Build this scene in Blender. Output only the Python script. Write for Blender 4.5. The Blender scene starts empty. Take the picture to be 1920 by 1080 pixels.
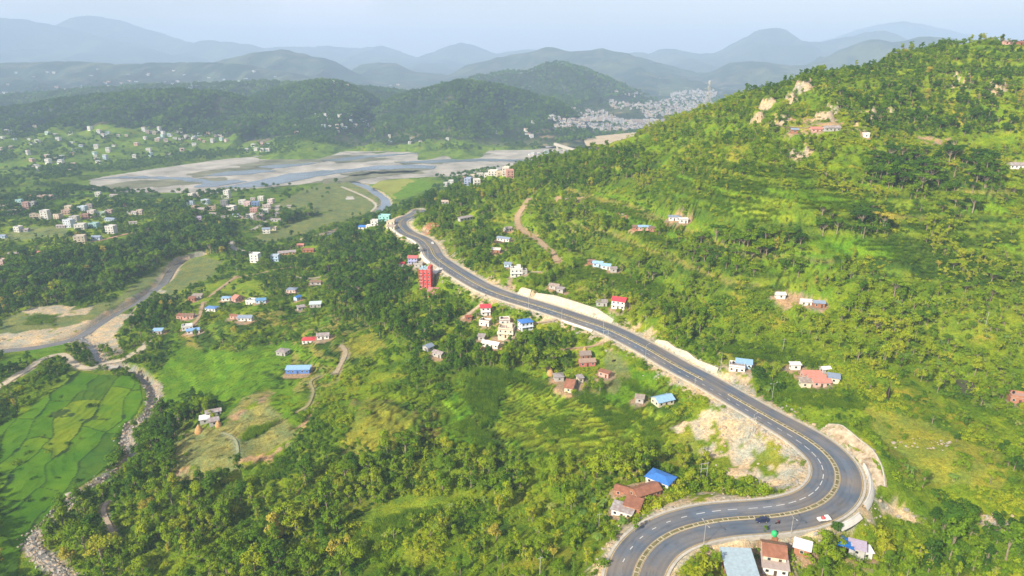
import bpy, math, random, mathutils
import numpy as np
R = math.radians
random.seed(7); rng = np.random.default_rng(7)
S = bpy.context.scene
COL = S.collection
# ------------------------------------------------------------------ camera
PITCH = R(18.6); CP_, SP_ = math.cos(PITCH), math.sin(PITCH); FOC = 1280.0
cam = bpy.data.cameras.new('camera'); cam.lens = 24; cam.sensor_width = 36; cam.clip_start = 1; cam.clip_end = 60000
camo = bpy.data.objects.new('camera', cam); camo.rotation_euler = (R(90) - PITCH, 0, 0); COL.objects.link(camo); S.camera = camo
# ------------------------------------------------------------------ sun, sky, exposure
SUN_EL, SUN_AZ = 33, 222            # azimuth clockwise from +Y, the side the light comes from
W = bpy.data.worlds.new('World'); S.world = W; W.use_nodes = True
nt = W.node_tree; nt.nodes.clear()
def N(t, kind, **kw):
    n = t.nodes.new(kind)
    for k, v in kw.items(): setattr(n, k, v)
    return n
wo = N(nt, 'ShaderNodeOutputWorld'); bg = N(nt, 'ShaderNodeBackground'); bg.inputs[1].default_value = 0.092
sky = N(nt, 'ShaderNodeTexSky', sky_type='NISHITA', sun_disc=False, sun_elevation=R(SUN_EL), sun_rotation=R(SUN_AZ), altitude=900, air_density=1.0, dust_density=2.2, ozone_density=1.2)
tc = N(nt, 'ShaderNodeTexCoord'); mp = N(nt, 'ShaderNodeMapping'); mp.inputs['Scale'].default_value = (1.0, 1.0, 3.2); mp.inputs['Location'].default_value = (.62, .0, .1)
cn = N(nt, 'ShaderNodeTexNoise'); cn.inputs['Scale'].default_value = 2.3; cn.inputs['Detail'].default_value = 9; cn.inputs['Roughness'].default_value = .56
cr = N(nt, 'ShaderNodeValToRGB'); cr.color_ramp.elements[0].position = .38; cr.color_ramp.elements[1].position = .72
mx = N(nt, 'ShaderNodeMix', data_type='RGBA'); mx.inputs[7].default_value = (6.6, 6.3, 6.6, 1)
L = nt.links.new
L(tc.outputs['Generated'], mp.inputs[0]); L(mp.outputs[0], cn.inputs[0]); L(cn.outputs[0], cr.inputs[0]); 
_d = mathutils.Vector((-.270, 1.079, .0718)).normalized(); ds = N(nt, 'ShaderNodeVectorMath', operation='DISTANCE'); ds.inputs[1].default_value = _d; L(tc.outputs['Generated'], ds.inputs[0])
pr = N(nt, 'ShaderNodeMapRange', interpolation_type='SMOOTHSTEP'); pr.inputs[1].default_value = .10; pr.inputs[2].default_value = .005; L(ds.outputs['Value'], pr.inputs[0])
pn = N(nt, 'ShaderNodeTexNoise'); pn.inputs['Scale'].default_value = 22; pn.inputs['Detail'].default_value = 6; L(tc.outputs['Generated'], pn.inputs[0])
pm = N(nt, 'ShaderNodeMath', operation='MULTIPLY'); L(pr.outputs[0], pm.inputs[0]); L(pn.outputs[0], pm.inputs[1])
pa = N(nt, 'ShaderNodeMath', operation='MULTIPLY_ADD', use_clamp=True); pa.inputs[1].default_value = 1.6; L(pm.outputs[0], pa.inputs[0]); L(cr.outputs[0], pa.inputs[2]); L(pa.outputs[0], mx.inputs[0])
vm = N(nt, 'ShaderNodeVectorMath', operation='MULTIPLY'); vm.inputs[1].default_value = (1.16, .96, .93); L(sky.outputs[0], vm.inputs[0]); L(vm.outputs[0], mx.inputs[6]); L(mx.outputs[2], bg.inputs[0]); L(bg.outputs[0], wo.inputs[0])
sl = bpy.data.lights.new('sun', 'SUN'); sl.energy = 5.0; sl.angle = R(.6); sl.color = (1, .90, .72)
so = bpy.data.objects.new('sun', sl); COL.objects.link(so)
_a = R(SUN_AZ); _e = R(SUN_EL)
sdir = (math.sin(_a) * math.cos(_e), math.cos(_a) * math.cos(_e), math.sin(_e))
so.rotation_euler = mathutils.Vector(sdir).to_track_quat('Z', 'Y').to_euler()
vs = S.view_settings; vs.view_transform = 'Standard'; vs.look = 'None'; vs.exposure = 0.80; vs.gamma = 1; vs.use_curve_mapping = False
cy = S.cycles
cy.max_bounces = 4; cy.diffuse_bounces = 2; cy.glossy_bounces = 1; cy.transmission_bounces = 2; cy.transparent_max_bounces = 4; cy.volume_bounces = 2
cy.use_denoising = True; cy.caustics_reflective = False; cy.caustics_refractive = False
# ------------------------------------------------------------------ noise
def _h(ix, iy, s):
    n = (ix * 374761393 + iy * 668265263 + s * 1442695041) & 0xffffffff
    n = ((n ^ (n >> 13)) * 1274126177) & 0xffffffff
    return ((n ^ (n >> 16)) & 0xffff) / 65535.0
def vnoise(x, y, s=0):
    x = np.asarray(x, float); y = np.asarray(y, float)
    ix = np.floor(x).astype(np.int64); iy = np.floor(y).astype(np.int64)
    fx = x - ix; fy = y - iy; fx = fx * fx * (3 - 2 * fx); fy = fy * fy * (3 - 2 * fy)
    return (_h(ix, iy, s) * (1 - fx) + _h(ix + 1, iy, s) * fx) * (1 - fy) + (_h(ix, iy + 1, s) * (1 - fx) + _h(ix + 1, iy + 1, s) * fx) * fy
def fbm(x, y, s=0, o=4):
    a = .5; t = 0; n = 0
    for k in range(o):
        t = t + a * vnoise(x * 2**k + k * 17.3, y * 2**k - k * 9.1, s + k); n += a; a *= .5
    return t / n
def ss(a, b, x): t = np.clip((x - a) / (b - a), 0, 1); return t * t * (3 - 2 * t)
# ------------------------------------------------------------------ pixel (1920x1080 photograph) <-> place
def rdir(px, py):
    u = (np.asarray(px, float) - 960) / FOC; v = (540 - np.asarray(py, float)) / FOC
    return u, CP_ + v * SP_, -SP_ + v * CP_
def at_z(px, py, z):
    a, b, c = rdir(px, py); t = z / c
    return a * t, b * t, np.zeros_like(t) + z
def at_t(px, py, t):
    a, b, c = rdir(px, py); return a * t, b * t, c * t
def project(x, y, z):
    d = y * CP_ - z * SP_; w = y * SP_ + z * CP_; d = np.maximum(d, 1)
    return 960 + FOC * x / d, 540 - FOC * w / d
def inpoly(px, py, poly):
    px = np.asarray(px); py = np.asarray(py); P = np.array(poly, float)
    res = np.zeros(px.shape, bool)
    m = (px >= P[:, 0].min()) & (px <= P[:, 0].max()) & (py >= P[:, 1].min()) & (py <= P[:, 1].max())
    if not m.any(): return res
    x = px[m]; y = py[m]; c = np.zeros(x.shape, bool); j = len(P) - 1
    for i in range(len(P)):
        yi, yj, xi, xj = P[i, 1], P[j, 1], P[i, 0], P[j, 0]
        if yi != yj:
            c ^= ((yi > y) != (yj > y)) & (x < (xj - xi) * (y - yi) / (yj - yi) + xi)
        j = i
    res[m] = c; return res
def catmull(P, step):
    P = np.array(P, float); Q = [2 * P[0] - P[1]] + list(P) + [2 * P[-1] - P[-2]]; out = []
    for i in range(1, len(Q) - 2):
        a, b, c, d = Q[i - 1], Q[i], Q[i + 1], Q[i + 2]; n = 12
        for k in range(n):
            t = k / n; out.append(.5 * (2 * b + (c - a) * t + (2 * a - 5 * b + 4 * c - d) * t * t + (-a + 3 * b - 3 * c + d) * t**3))
    out.append(Q[-2]); out = np.array(out)
    s = np.r_[0, np.cumsum(np.linalg.norm(np.diff(out[:, :2], axis=0), axis=1))]
    m = max(2, int(s[-1] / step) + 1); q = np.linspace(0, s[-1], m)
    return np.stack([np.interp(q, s, out[:, k]) for k in range(out.shape[1])], 1)
def smooth(A, n=3):
    A = A.copy()
    for _ in range(n): A[1:-1] = (A[:-2] + 2 * A[1:-1] + A[2:]) / 4
    return A
# ------------------------------------------------------------------ highway line
ROADPX = [(790, 393, -163), (774, 404, -163), (756, 410, -163), (748, 420, -163), (763, 436, -163), (792, 449, -162), (807, 464, -162), (815, 480, -161), (834, 495, -161), (859, 511, -160),
 (887, 528, -160), (914, 542, -160), (951, 556, -160), (998, 570, -160), (1040, 583, -160), (1090, 600, -160), (1140, 617, -160), (1207, 650, -160), (1273, 688, -160), (1325, 715, -160), (1363, 737, -160),
 (1417, 768, -160), (1467, 796, -160), (1513, 822, -160), (1547, 848, -160), (1567, 873, -160), (1572, 900, -160), (1563, 923, -160), (1540, 944, -160), (1497, 960, -160), (1447, 968, -160),
 (1397, 971, -160), (1347, 975, -160), (1307, 983, -160), (1280, 990, -160), (1253, 1001, -160.5), (1227, 1018, -161), (1209, 1038, -161), (1196, 1060, -161.5), (1189, 1082, -162), (1188, 1120, -162.5), (1200, 1165, -163)]
ROAD = np.array([[float(k) for k in at_z(a, b, c)] for a, b, c in ROADPX])
ROAD = smooth(catmull(ROAD, 2.0), 12)
_t = np.gradient(ROAD[:, :2], axis=0); _t /= np.linalg.norm(_t, axis=1)[:, None]
RN = np.stack([-_t[:, 1], _t[:, 0]], 1)    # left of travel (travel = towards the camera); + = uphill (right in the picture)
RTAN = _t
def linedist(x, y, P, chunk=60000):
    x = np.ravel(x); y = np.ravel(y); D = np.empty(len(x)); I = np.empty(len(x), int)
    for s in range(0, len(x), chunk):
        d = (x[s:s + chunk, None] - P[None, :, 0])**2 + (y[s:s + chunk, None] - P[None, :, 1])**2
        I[s:s + chunk] = d.argmin(1); D[s:s + chunk] = np.sqrt(d.min(1))
    return D, I
# ------------------------------------------------------------------ control points of the land
CPZ = [ # px, py, elevation relative to the camera
 (1160,577,-153),(1125,497,-144),(970,515,-153),(945,450,-150),(1040,543,-155),(1208,430,-124),(830,430,-157),(870,440,-155),(890,500,-158),
 (1385,692,-156),(1528,722,-156),(1450,700,-158),(1480,560,-138),(1300,560,-144),(1300,460,-122),(1400,480,-118),(1500,480,-116),(1650,560,-130),(1640,700,-148),(1700,460,-110),
 (1815,725,-157),(1900,740,-155),(1850,560,-130),(1900,400,-97),(1750,330,-80),(1600,330,-76),(1530,246,-52),(1622,256,-55),(1780,268,-56),(1905,312,-74),(1400,330,-78),(1300,330,-86),(1200,350,-104),(1100,400,-124),(1000,400,-136),
 (1680,830,-160),(1800,850,-160),(1900,900,-161),(1700,930,-167),(1800,980,-168),(1900,1000,-166),(1650,950,-168),(1600,1010,-169),(1700,1060,-170),(1900,1080,-168),
 (1385,1040,-163),(1450,1040,-165),(1500,1030,-166),(1560,1020,-168),(1300,1070,-162),(1340,1030,-162),(1420,1110,-164),(1600,1120,-172),(1250,1140,-163.5),
 (1240,756,-166),(1000,760,-177),(1100,800,-174),(910,600,-167),(946,612,-167),(985,617,-165),(1095,682,-168),(1068,722,-171),(920,650,-172),(820,668,-177),(760,620,-179),(700,640,-185),
 (600,690,-189),(560,696,-192),(585,640,-191),(450,597,-199),(540,545,-199),(430,545,-205),(330,592,-208),(330,510,-214),(200,640,-214),(0,656,-214),(100,590,-210),(100,640,-213),
 (285,745,-212),(240,840,-213),(80,1000,-215),(110,1080,-216),(150,760,-209.5),(60,900,-210.5),(0,1000,-211),(0,800,-208),(40,700,-206),(0,690,-205),(400,800,-199),(350,860,-199),(520,800,-193),(600,740,-188),(700,800,-184),(850,760,-180),
 (1000,850,-179),(800,890,-191),(600,930,-198),(400,1000,-205),(250,980,-208),(700,1020,-193),(900,1000,-184),(1100,1000,-174),(1100,890,-182),(950,900,-188),(1160,930,-171),(1238,905,-168),(1200,1000,-164),(1100,1080,-166),(900,1100,-180),(600,1100,-196),(300,1100,-208),
 (1350,800,-165),(1310,880,-172),(1400,860,-168),(1450,900,-163),(1270,930,-164),(1380,910,-165),(1430,830,-163),
 (710,470,-187),(720,520,-184),(760,560,-179),(640,500,-195),(600,450,-212),(690,412,-213),(735,385,-213),(660,430,-206),(740,440,-175),(735,412,-168),(800,541,-173),(775,492,-172),(560,500,-203),(480,490,-205),(400,470,-208),(600,580,-196),
 (0,400,-203),(150,440,-203),(300,420,-204),(450,400,-204),(0,500,-206),(200,490,-206),(560,380,-206),(600,400,-209),(100,540,-208),(250,460,-206),(640,360,-213),
 (250,340,-213),(450,330,-213),(700,340,-213),(900,328,-210),(800,350,-210),(100,340,-204),(0,330,-204)]
CREST = [(805,392,770),(850,362,800),(905,338,830),(950,321,850),(1000,303,820),(1050,291,800),(1100,282,770),(1150,268,740),(1200,252,715),(1250,232,700),(1290,215,690),(1330,200,680),(1370,186,670),(1410,178,660),(1455,160,655),(1500,146,650),(1550,133,650),
 (1600,125,650),(1650,119,650),(1700,108,650),(1725,94,655),(1760,84,660),(1800,78,660),(1850,78,655),(1920,84,650),(2020,80,650)]
cps = [tuple(float(k) for k in at_z(a, b, c)) for a, b, c in CPZ]
crest = [tuple(float(k) for k in at_t(a, b, c)) for a, b, c in CREST]
cps += crest
for (x, y, z) in crest[2:]:
    cps.append((x * 1.08 + 10, y + 110, z - 30 - .2 * (z + 140)))
    cps.append((x * 1.25 + 40, y + 330, -200))
for i in range(0, len(ROAD), 14): cps.append(tuple(ROAD[i]))
for x in (-1100, -700, -300, 100, 500, 900): cps.append((x, 1400, -213)); cps.append((x, 1750, -213))
for (x, y, z) in ((-900, 900, -205), (-1000, 500, -205), (-600, 200, -205), (900, 900, -120), (900, 500, -40), (600, 260, -130), (300, 60, -170), (0, 40, -180), (-300, 40, -208), (-900, 60, -208)): cps.append((x, y, z))
CPA = np.array(cps); CC = 14.0
def _ker(x, y): return np.sqrt((x[:, None] - CPA[None, :, 0])**2 + (y[:, None] - CPA[None, :, 1])**2 + CC * CC)
_K = _ker(CPA[:, 0], CPA[:, 1]) - np.eye(len(CPA)) * 1.6
_n = len(CPA); _A = np.zeros((_n + 3, _n + 3)); _A[:_n, :_n] = _K; _A[:_n, _n] = 1; _A[:_n, _n + 1:] = CPA[:, :2]; _A[_n:, :_n] = _A[:_n, _n:].T
_w = np.linalg.solve(_A, np.r_[CPA[:, 2], 0, 0, 0])
def rbf(x, y):
    out = np.empty(len(x))
    for s in range(0, len(x), 20000):
        a = x[s:s + 20000]; b = y[s:s + 20000]
        out[s:s + 20000] = _ker(a, b) @ _w[:_n] + _w[_n] + _w[_n + 1] * a + _w[_n + 2] * b
    return np.clip(out, -218, 40)
# ------------------------------------------------------------------ far ridges: distance, front width, back width, profile
RIDGES = [
 (2200, 400, 500, [(670,235),(700,214),(725,192),(770,178),(820,166),(850,158),(885,155),(930,163),(980,174),(1030,187),(1060,201),(1090,222)], 1),
 (2350, 480, 500, [(400,225),(440,200),(480,181),(520,170),(560,160),(600,153),(640,158),(670,172),(700,190),(730,222)], 2),
 (2050, 400, 500, [(-300,230),(-100,215),(0,208),(60,200),(110,190),(160,185),(210,182),(260,176),(330,173),(400,178),(440,186),(480,200),(520,216)], 3),
 (2900, 600, 600, [(-200,190),(0,185),(150,172),(300,165),(420,160),(500,158),(650,165),(760,175)], 4),
 (3400, 600, 700, [(860,160),(890,148),(930,141),(955,135),(985,139),(1010,128),(1045,120),(1080,127),(1110,139),(1150,155),(1190,172),(1240,192)], 5),
 (4600, 900, 900, [(-400,120),(-100,118),(0,118),(60,117),(150,115),(220,121),(300,118),(400,117),(470,124),(560,140),(650,152)], 6),
 (5300, 900, 900, [(360,135),(400,118),(440,107),(490,97),(515,95),(535,92),(565,101),(600,108),(625,114),(650,128),(690,148),(730,165)], 7),
 (6200, 1100, 1100, [(660,135),(680,120),(710,117),(740,119),(780,135),(840,140),(870,125),(930,108),(990,97),(1030,88),(1060,94),(1100,96),(1130,90),(1170,100),(1210,110),(1260,124),(1320,140),(1400,160)], 8),
 (5600, 900, 1100, [(1240,200),(1300,160),(1340,135),(1370,118),(1420,114),(1480,122),(1540,118),(1580,100),(1610,82),(1640,73),(1670,80),(1700,76),(1740,69),(1780,72),(1850,85),(2000,80),(2200,90)], 9),
 (9000, 2200, 1500, [(-600,60),(-300,45),(-100,38),(0,33),(40,36),(80,43),(110,49),(160,62),(220,78),(300,98),(380,118),(460,130)], 10),
 (10500, 2400, 1500, [(40,95),(90,68),(120,51),(145,42),(165,30),(200,33),(240,43),(290,58),(330,72),(365,81),(395,75),(430,80),(470,84),(495,91),(520,97),(570,110)], 11),
 (9800, 2500, 1500, [(1150,105),(1190,97),(1220,100),(1245,90),(1270,93),(1300,102),(1340,100),(1365,88),(1395,72),(1425,55),(1445,51),(1465,55),(1490,76),(1520,80),(1555,76),(1590,68),(1620,62),(1650,58),(1675,66),(1695,75),(1760,90)], 12),
 (11500, 2500, 1500, [(440,100),(500,92),(540,87),(570,88),(610,86),(680,90),(715,86),(745,93),(780,107),(815,98),(845,84),(868,79),(890,86),(930,100),(965,95),(1000,92),(1050,100),(1100,110)], 13),
 (14200, 2000, 1200, [(1500,90),(1580,66),(1640,46),(1690,39),(1730,45),(1790,62),(1900,75),(2100,85)], 14)]
def ridge_z(x, y):
    z = np.full(x.shape, -213.0)
    for D, wf, wb, prof, sd in RIDGES:
        P = np.array(prof, float); a, b, c = rdir(P[:, 0], P[:, 1])
        m = (y > D - wf * 1.7) & (y < D + wb * 1.5)
        if not m.any(): continue
        X = x[m]; Y = y[m]
        wig = (fbm(X / (D * .12), Y * 0 + sd, sd, 3) - .5) * wf * .5
        k = D / b; cx = a * k; cz = c * k
        # the crest height is read in the direction the camera sees it, so the outline holds as the crest wanders
        crestz = np.interp(X * D / (D + wig), cx, cz, left=-260, right=-260) * (D + wig) / D
        crestz = crestz + (fbm(X / (D * .009), Y * 0, sd + 5, 4) - .5) * D * .0040
        t = (Y - D - wig); t = np.where(t < 0, -t / wf, t / wb)
        warp = (fbm(X / (wf * .45), Y / (wf * 2.2), sd + 9, 4) - .5)
        rid = 1 - abs(2 * fbm(X / (wf * .33), Y / (wf * .8), sd + 20, 4) - 1)
        tt = np.clip(t * (1 + warp * 1.5 * ss(0, .5, t)), 0, 3)
        f = np.exp(-(tt * 1.15)**1.7)
        h = np.maximum(crestz + 213, 0)
        zz = -213 + h * f - h * .80 * (1 - rid) * ss(.02, .45, tt) * f * 1.3
        z[m] = np.maximum(z[m], zz)
    return z
# ------------------------------------------------------------------ streams and paths (px, py)
def wline(pts, z, step=2.0, sm=2):
    A = np.array([[float(k) for k in at_z(a, b, z if len(r) == 0 else r[0])] for a, b, *r in pts]); return smooth(catmull(A, step), sm)
px_, py_ = project(ROAD[:, 0], ROAD[:, 1], ROAD[:, 2])
def nearest(px, py): return int(((px_ - px)**2 + (py_ - py)**2).argmin())
BANKS = []
for a_, b_, off_, h_, hp_, bt_ in [((952,548),(975,555),10.2,4.5,[(0,.5),(.2,1),(1,1)],2.2), ((985,560),(1130,606),10.2,5.0,[(0,.6),(.25,1),(.8,1),(1,.2)],2.6), ((1208,640),(1320,700),10.6,3.4,[(0,.3),(.15,.9),(.3,.5),(.5,1),(.65,.5),(1,.9)],1.6), ((1503,812),(1576,893),11.5,5.5,[(0,.3),(.15,1),(.75,.9),(1,.05)],6.0)]:
    i0_, i1_ = sorted((nearest(*a_), nearest(*b_))); hh_ = np.zeros(len(ROAD)); hh_[i0_:i1_ + 1] = h_ * np.interp(np.linspace(0, 1, i1_ - i0_ + 1), [p[0] for p in hp_], [p[1] for p in hp_]); BANKS.append((off_, bt_, hh_))
STREAM = wline([(215,690),(250,700),(268,712),(285,728),(292,748),(286,770),(272,786),(252,795),(238,808),(236,826),(246,842),(246,862),(225,886),(195,905),(160,925),(130,945),(100,970),(68,995),(56,1008),(62,1026),(85,1045),(108,1065),(125,1090),(130,1130)], -213.6)
RIV = wline([(-140,666),(-60,664),(0,658),(60,652),(110,643),(150,630),(185,608),(215,590),(250,572),(280,552),(305,532),(318,512),(330,498),(350,489),(378,484)], -214.2, 3)
RIV2 = wline([(560,452),(585,449),(600,445),(625,437),(650,428),(672,420),(690,410),(708,398),(722,386),(722,374),(710,364),(692,352),(672,344),(655,336),(650,325)], -213.5, 4)
SIDE = wline([(150,632),(165,645),(178,660),(186,676),(200,690),(215,697)], -213.9)
RIVERS = [(STREAM, 1.9, -214.9, 3.0), (RIV, 4.2, -215.3, 5), (RIV2, 6.0, -215.4, 5), (SIDE, 2.5, -214.9, 4)]
# ------------------------------------------------------------------ patches of land use, outlined as seen from above the valley
SAND = (.50, .43, .31); SOIL = (.40, .29, .18); RED = (.36, .17, .09); ROCKC = (.56, .48, .35); GRS = (.20, .285, .018); GRL = (.17, .21, .07); DRY = (.25, .285, .035); MZ = (.06, .115, .018); RICE = (.12, .24, .010)
DIRT, FIELD, COVER = [], [], []
COV = [ # colour, bare 0..1, polygon
 (GRL, .0, [(0,640),(0,600),(60,575),(150,580),(215,560),(280,515),(300,500),(318,500),(300,535),(262,565),(215,592),(160,625),(90,645)]),
 (GRL, .0, [(335,495),(380,480),(420,490),(395,520),(350,545),(320,565),(300,560),(318,525)]),
 (SAND, 1, [(0,628),(60,618),(120,612),(170,600),(205,588),(170,622),(110,640),(40,650),(0,654)]),
 (SAND, 1, [(30,585),(75,572),(140,575),(130,585),(180,573),(160,588),(90,600),(120,588),(60,590)]),
 (SAND, 1, [(280,560),(300,542),(315,545),(290,560),(262,580),(250,590),(225,612),(215,628),(225,650),(233,662),(222,668),(205,660),(185,645),(170,650),(150,650),(130,640),(160,630),(185,612),(215,596),(250,580)]),
 (SAND, 1, [(372,545),(385,532),(415,532),(405,545),(390,552),(375,548)]),
 (SAND, 1, [(418,552),(430,538),(470,528),(492,530),(484,541),(455,548),(430,554)]),
 (SAND, 1, [(500,533),(512,533),(510,543),(502,540)]),
 (GRS, .0, [(330,545),(420,520),(520,510),(640,500),(640,520),(560,530),(520,560),(420,560),(340,575)]),
 (RICE, .0, [(0,690),(60,675),(125,668),(120,640),(60,655),(0,672)]),
 (RICE, .0, [(300,690),(340,650),(430,660),(540,640),(560,650),(500,690),(460,720),(430,700),(330,740),(290,735)]),
 (RICE, .0, [(300,740),(390,700),(470,690),(520,715),(470,745),(420,770),(380,750),(300,765)]),
 ((.25, .26, .085), .0, [(318,850),(330,815),(365,805),(420,800),(430,775),(460,745),(510,730),(505,760),(550,800),(556,830),(520,850),(450,880),(380,900),(330,905)]),
 (SOIL, .8, [(322,895),(335,880),(372,868),(370,874),(345,888),(330,902)]),
 (SOIL, .7, [(443,865),(460,855),(500,848),(530,830),(560,815),(555,800),(585,770),(592,735),(597,738),(590,775),(567,805),(545,830),(515,855),(500,876),(498,862),(470,872)]),
 (SOIL, .8, [(428,780),(460,765),(500,740),(512,735),(500,745),(470,768),(440,790)]),
 (MZ, .0, [(448,822),(470,805),(520,790),(510,802),(470,825),(450,830)]),(MZ, .0, [(445,910),(490,885),(530,870),(535,885),(500,905),(455,915)]),
 (GRS, .0, [(690,985),(660,980),(700,950),(760,930),(880,922),(880,935),(800,950),(740,985)]),
 (RICE, .0, [(820,830),(830,760),(850,735),(900,745),(880,790),(905,830),(930,850),(890,850)]),
 (MZ, .0, [(865,740),(900,700),(960,700),(940,740),(925,790),(905,800),(880,760)]),
 (GRS, .0, [(930,800),(960,720),(1060,740),(1150,740),(1200,760),(1290,800),(1240,840),(1100,860),(1000,850)]),
 (RICE, .0, [(1120,740),(1180,690),(1250,700),(1200,740),(1160,770)]),
 (DRY, .1, [(640,640),(700,625),(720,640),(690,670),(650,675)]),(DRY, .05, [(690,740),(780,780),(740,840),(660,850),(630,840)]),
 (GRL, .1, [(1140,650),(1175,680),(1180,710),(1150,740),(1120,730),(1130,690)]),(GRS, .0, [(1080,655),(1110,650),(1130,665),(1120,680),(1085,672)]),
 (ROCKC, .85, [(1255,800),(1330,765),(1375,770),(1440,800),(1490,830),(1515,870),(1512,910),(1470,925),(1420,905),(1390,900),(1340,880),(1300,850)]),
 (DRY, .25, [(1420,800),(1470,840),(1460,880),(1430,870),(1400,840)]),(DRY, .2, [(1260,830),(1300,800),(1310,850),(1290,860)]),
 (SAND, .9, [(1290,930),(1330,922),(1420,935),(1440,940),(1380,945),(1300,955),(1250,965),(1215,985),(1190,1000),(1200,980),(1240,950)]),
 (SAND, 1, [(1345,775),(1365,765),(1400,800),(1440,825),(1430,850),(1395,835),(1350,830)]),
 (RED, 1, [(785,428),(800,418),(820,412),(822,425),(805,436),(795,442)]),(SOIL, .9, [(838,445),(850,440),(842,455)]),
 (SOIL, 1, [(968,400),(985,378),(990,380),(978,400),(975,415),(985,430),(1010,445),(1018,455),(1003,450),(975,440),(965,428)]),
 (SOIL, 1, [(1025,465),(1038,470),(1052,490),(1048,498),(1040,495),(1032,478)]),(SOIL, .8, [(946,540),(955,520),(962,520),(962,545),(952,552)]),
 (SOIL, .8, [(1035,378),(1045,368),(1095,370),(1120,378),(1110,382),(1080,378),(1060,378),(1048,385)]),(RED, .7, [(1155,395),(1172,400),(1180,412),(1165,408)]),
 (SOIL, .9, [(1450,555),(1475,545),(1540,560),(1548,575),(1500,572),(1470,580),(1455,570)]),(DRY, .4, [(1365,548),(1405,560),(1400,565),(1370,560)]),
 (SAND, .9, [(1345,675),(1365,690),(1410,695),(1418,740),(1395,735),(1360,718),(1345,700)]),
 (SAND, .9, [(1660,835),(1690,825),(1720,820),(1790,828),(1770,845),(1710,840),(1670,842)]),
 (DRY, .1, [(1620,760),(1700,780),(1900,860),(1880,920),(1700,900),(1650,830)]),
 (ROCKC, .8, [(1615,910),(1640,935),(1700,955),(1740,975),(1720,985),(1660,965),(1620,990),(1600,985),(1605,950)]),(SAND, .8, [(1830,965),(1900,965),(1920,990),(1920,1000),(1850,1000)]),
 (SOIL, .8, [(1340,1080),(1350,1030),(1370,1000),(1405,992),(1400,1040),(1410,1080)]),
 (MZ, .0, [(1340,640),(1480,655),(1560,680),(1540,695),(1440,675),(1350,660)]),(DRY, .0, [(1350,660),(1440,678),(1500,690),(1480,700),(1400,690),(1350,675)]),
 (RICE, .0, [(1500,450),(1560,480),(1680,485),(1700,470),(1640,450),(1590,440)]),(GRS, .0, [(1360,380),(1500,370),(1620,400),(1500,420),(1380,400)]),
 (RICE, .0, [(1410,350),(1520,360),(1640,380),(1600,395),(1480,375)]),(GRS, .0, [(1640,275),(1700,280),(1710,300),(1640,295)]),
 (GRS, .0, [(1720,100),(1920,95),(1920,125),(1720,125)]),(DRY, .3, [(1400,230),(1540,225),(1560,245),(1450,245)]),(SOIL, .9, [(1715,258),(1790,262),(1790,275),(1730,270)]),
 (SOIL, .6, [(1450,212),(1490,222),(1580,232),(1580,238),(1500,232),(1450,222)]),
 (GRS, .0, [(0,400),(120,385),(160,370),(260,375),(330,370),(330,400),(240,440),(140,470),(0,520)]),
 (GRL, .0, [(0,440),(60,425),(130,425),(130,440),(60,450),(0,452)]),
 (GRL, .0, [(470,445),(560,415),(640,390),(700,385),(690,400),(640,415),(560,440),(500,458)]),
 (GRL, .0, [(480,400),(560,360),(640,335),(700,345),(712,362),(715,385),(640,392),(590,400)]),
 (RICE, .0, [(690,350),(710,337),(780,335),(820,345),(780,365),(730,375),(700,362)]),
 (GRS, .0, [(1620,560),(1740,600),(1920,560),(1920,620),(1760,640),(1640,600)])]
def px_warp(x, y, px, py, k=3.0):
    sc = np.clip(600 / np.maximum(y, 100), .35, 1)
    q = 9 * np.maximum(1, np.floor(y / 350)); return px + (fbm(x / q, y / q, 31, 3) - .5) * 4 * k * sc, py + (fbm(x / q, y / q, 41, 3) - .5) * 3 * k * sc
TERR = [[(860,760),(880,690),(1000,700),(1260,720),(1300,790),(1240,840),(1000,860),(860,850)],[(1060,330),(1300,300),(1900,330),(1920,560),(1700,520),(1300,560),(1080,560)],[(1700,90),(1920,90),(1920,140),(1700,135)],
 [(300,620),(640,560),(740,640),(640,720),(440,760),(300,740)],[(320,900),(330,800),(560,740),(560,850)],[(640,740),(860,760),(800,860),(640,860)],[(0,360),(350,350),(240,500),(0,560)],[(1340,630),(1560,680),(1540,700),(1340,670)]]
ARC = [(700,720),(820,690),(900,690),(1010,700),(1150,750),(1290,790),(1240,840),(1100,855),(960,850),(880,820),(800,830),(700,800)]
ARCC = [float(k) for k in at_z(1030, 690, -172)][:2]
def arcs(x, y):
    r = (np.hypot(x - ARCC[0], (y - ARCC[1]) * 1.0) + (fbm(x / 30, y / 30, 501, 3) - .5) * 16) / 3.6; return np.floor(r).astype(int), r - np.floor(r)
def hidden(x, y, z):   # land behind the crest of the right hill keeps plain cover
    cx = np.array([c[0] for c in crest]); cy_ = np.array([c[1] for c in crest]); o = np.argsort(cx)
    return (x > crest[0][0]) & (y > np.interp(x, cx[o], cy_[o]) + 25) & (z > -212)
PADS = []
def base_height(x, y):
    near = rbf(x, y)
    w = ss(1350, 1600, y) + ss(900, 1200, abs(x)) * ss(500, 900, y); w = np.clip(w, 0, 1)
    z = near * (1 - w) - 213 * w
    flat = ss(-209, -198, z)
    cliffy = ss(-120, -40, z)
    z = z + (fbm(x / 55, y / 55, 3, 5) - .5) * (2 + 9 * flat + 12 * cliffy) + (fbm(x / 9, y / 9, 8, 3) - .5) * (0.7 + 1.9 * flat + 1.5 * cliffy) + (vnoise(x / 3.4, y / 3.4, 12) - .5) * (.25 + .7 * flat)
    g = abs(2 * fbm(x / 70 + y / 200, y / 160, 13, 3) - 1)
    z = z - (1 - ss(0, .28, g)) * 5 * flat * ss(-165, -140, z)
    return z
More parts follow.
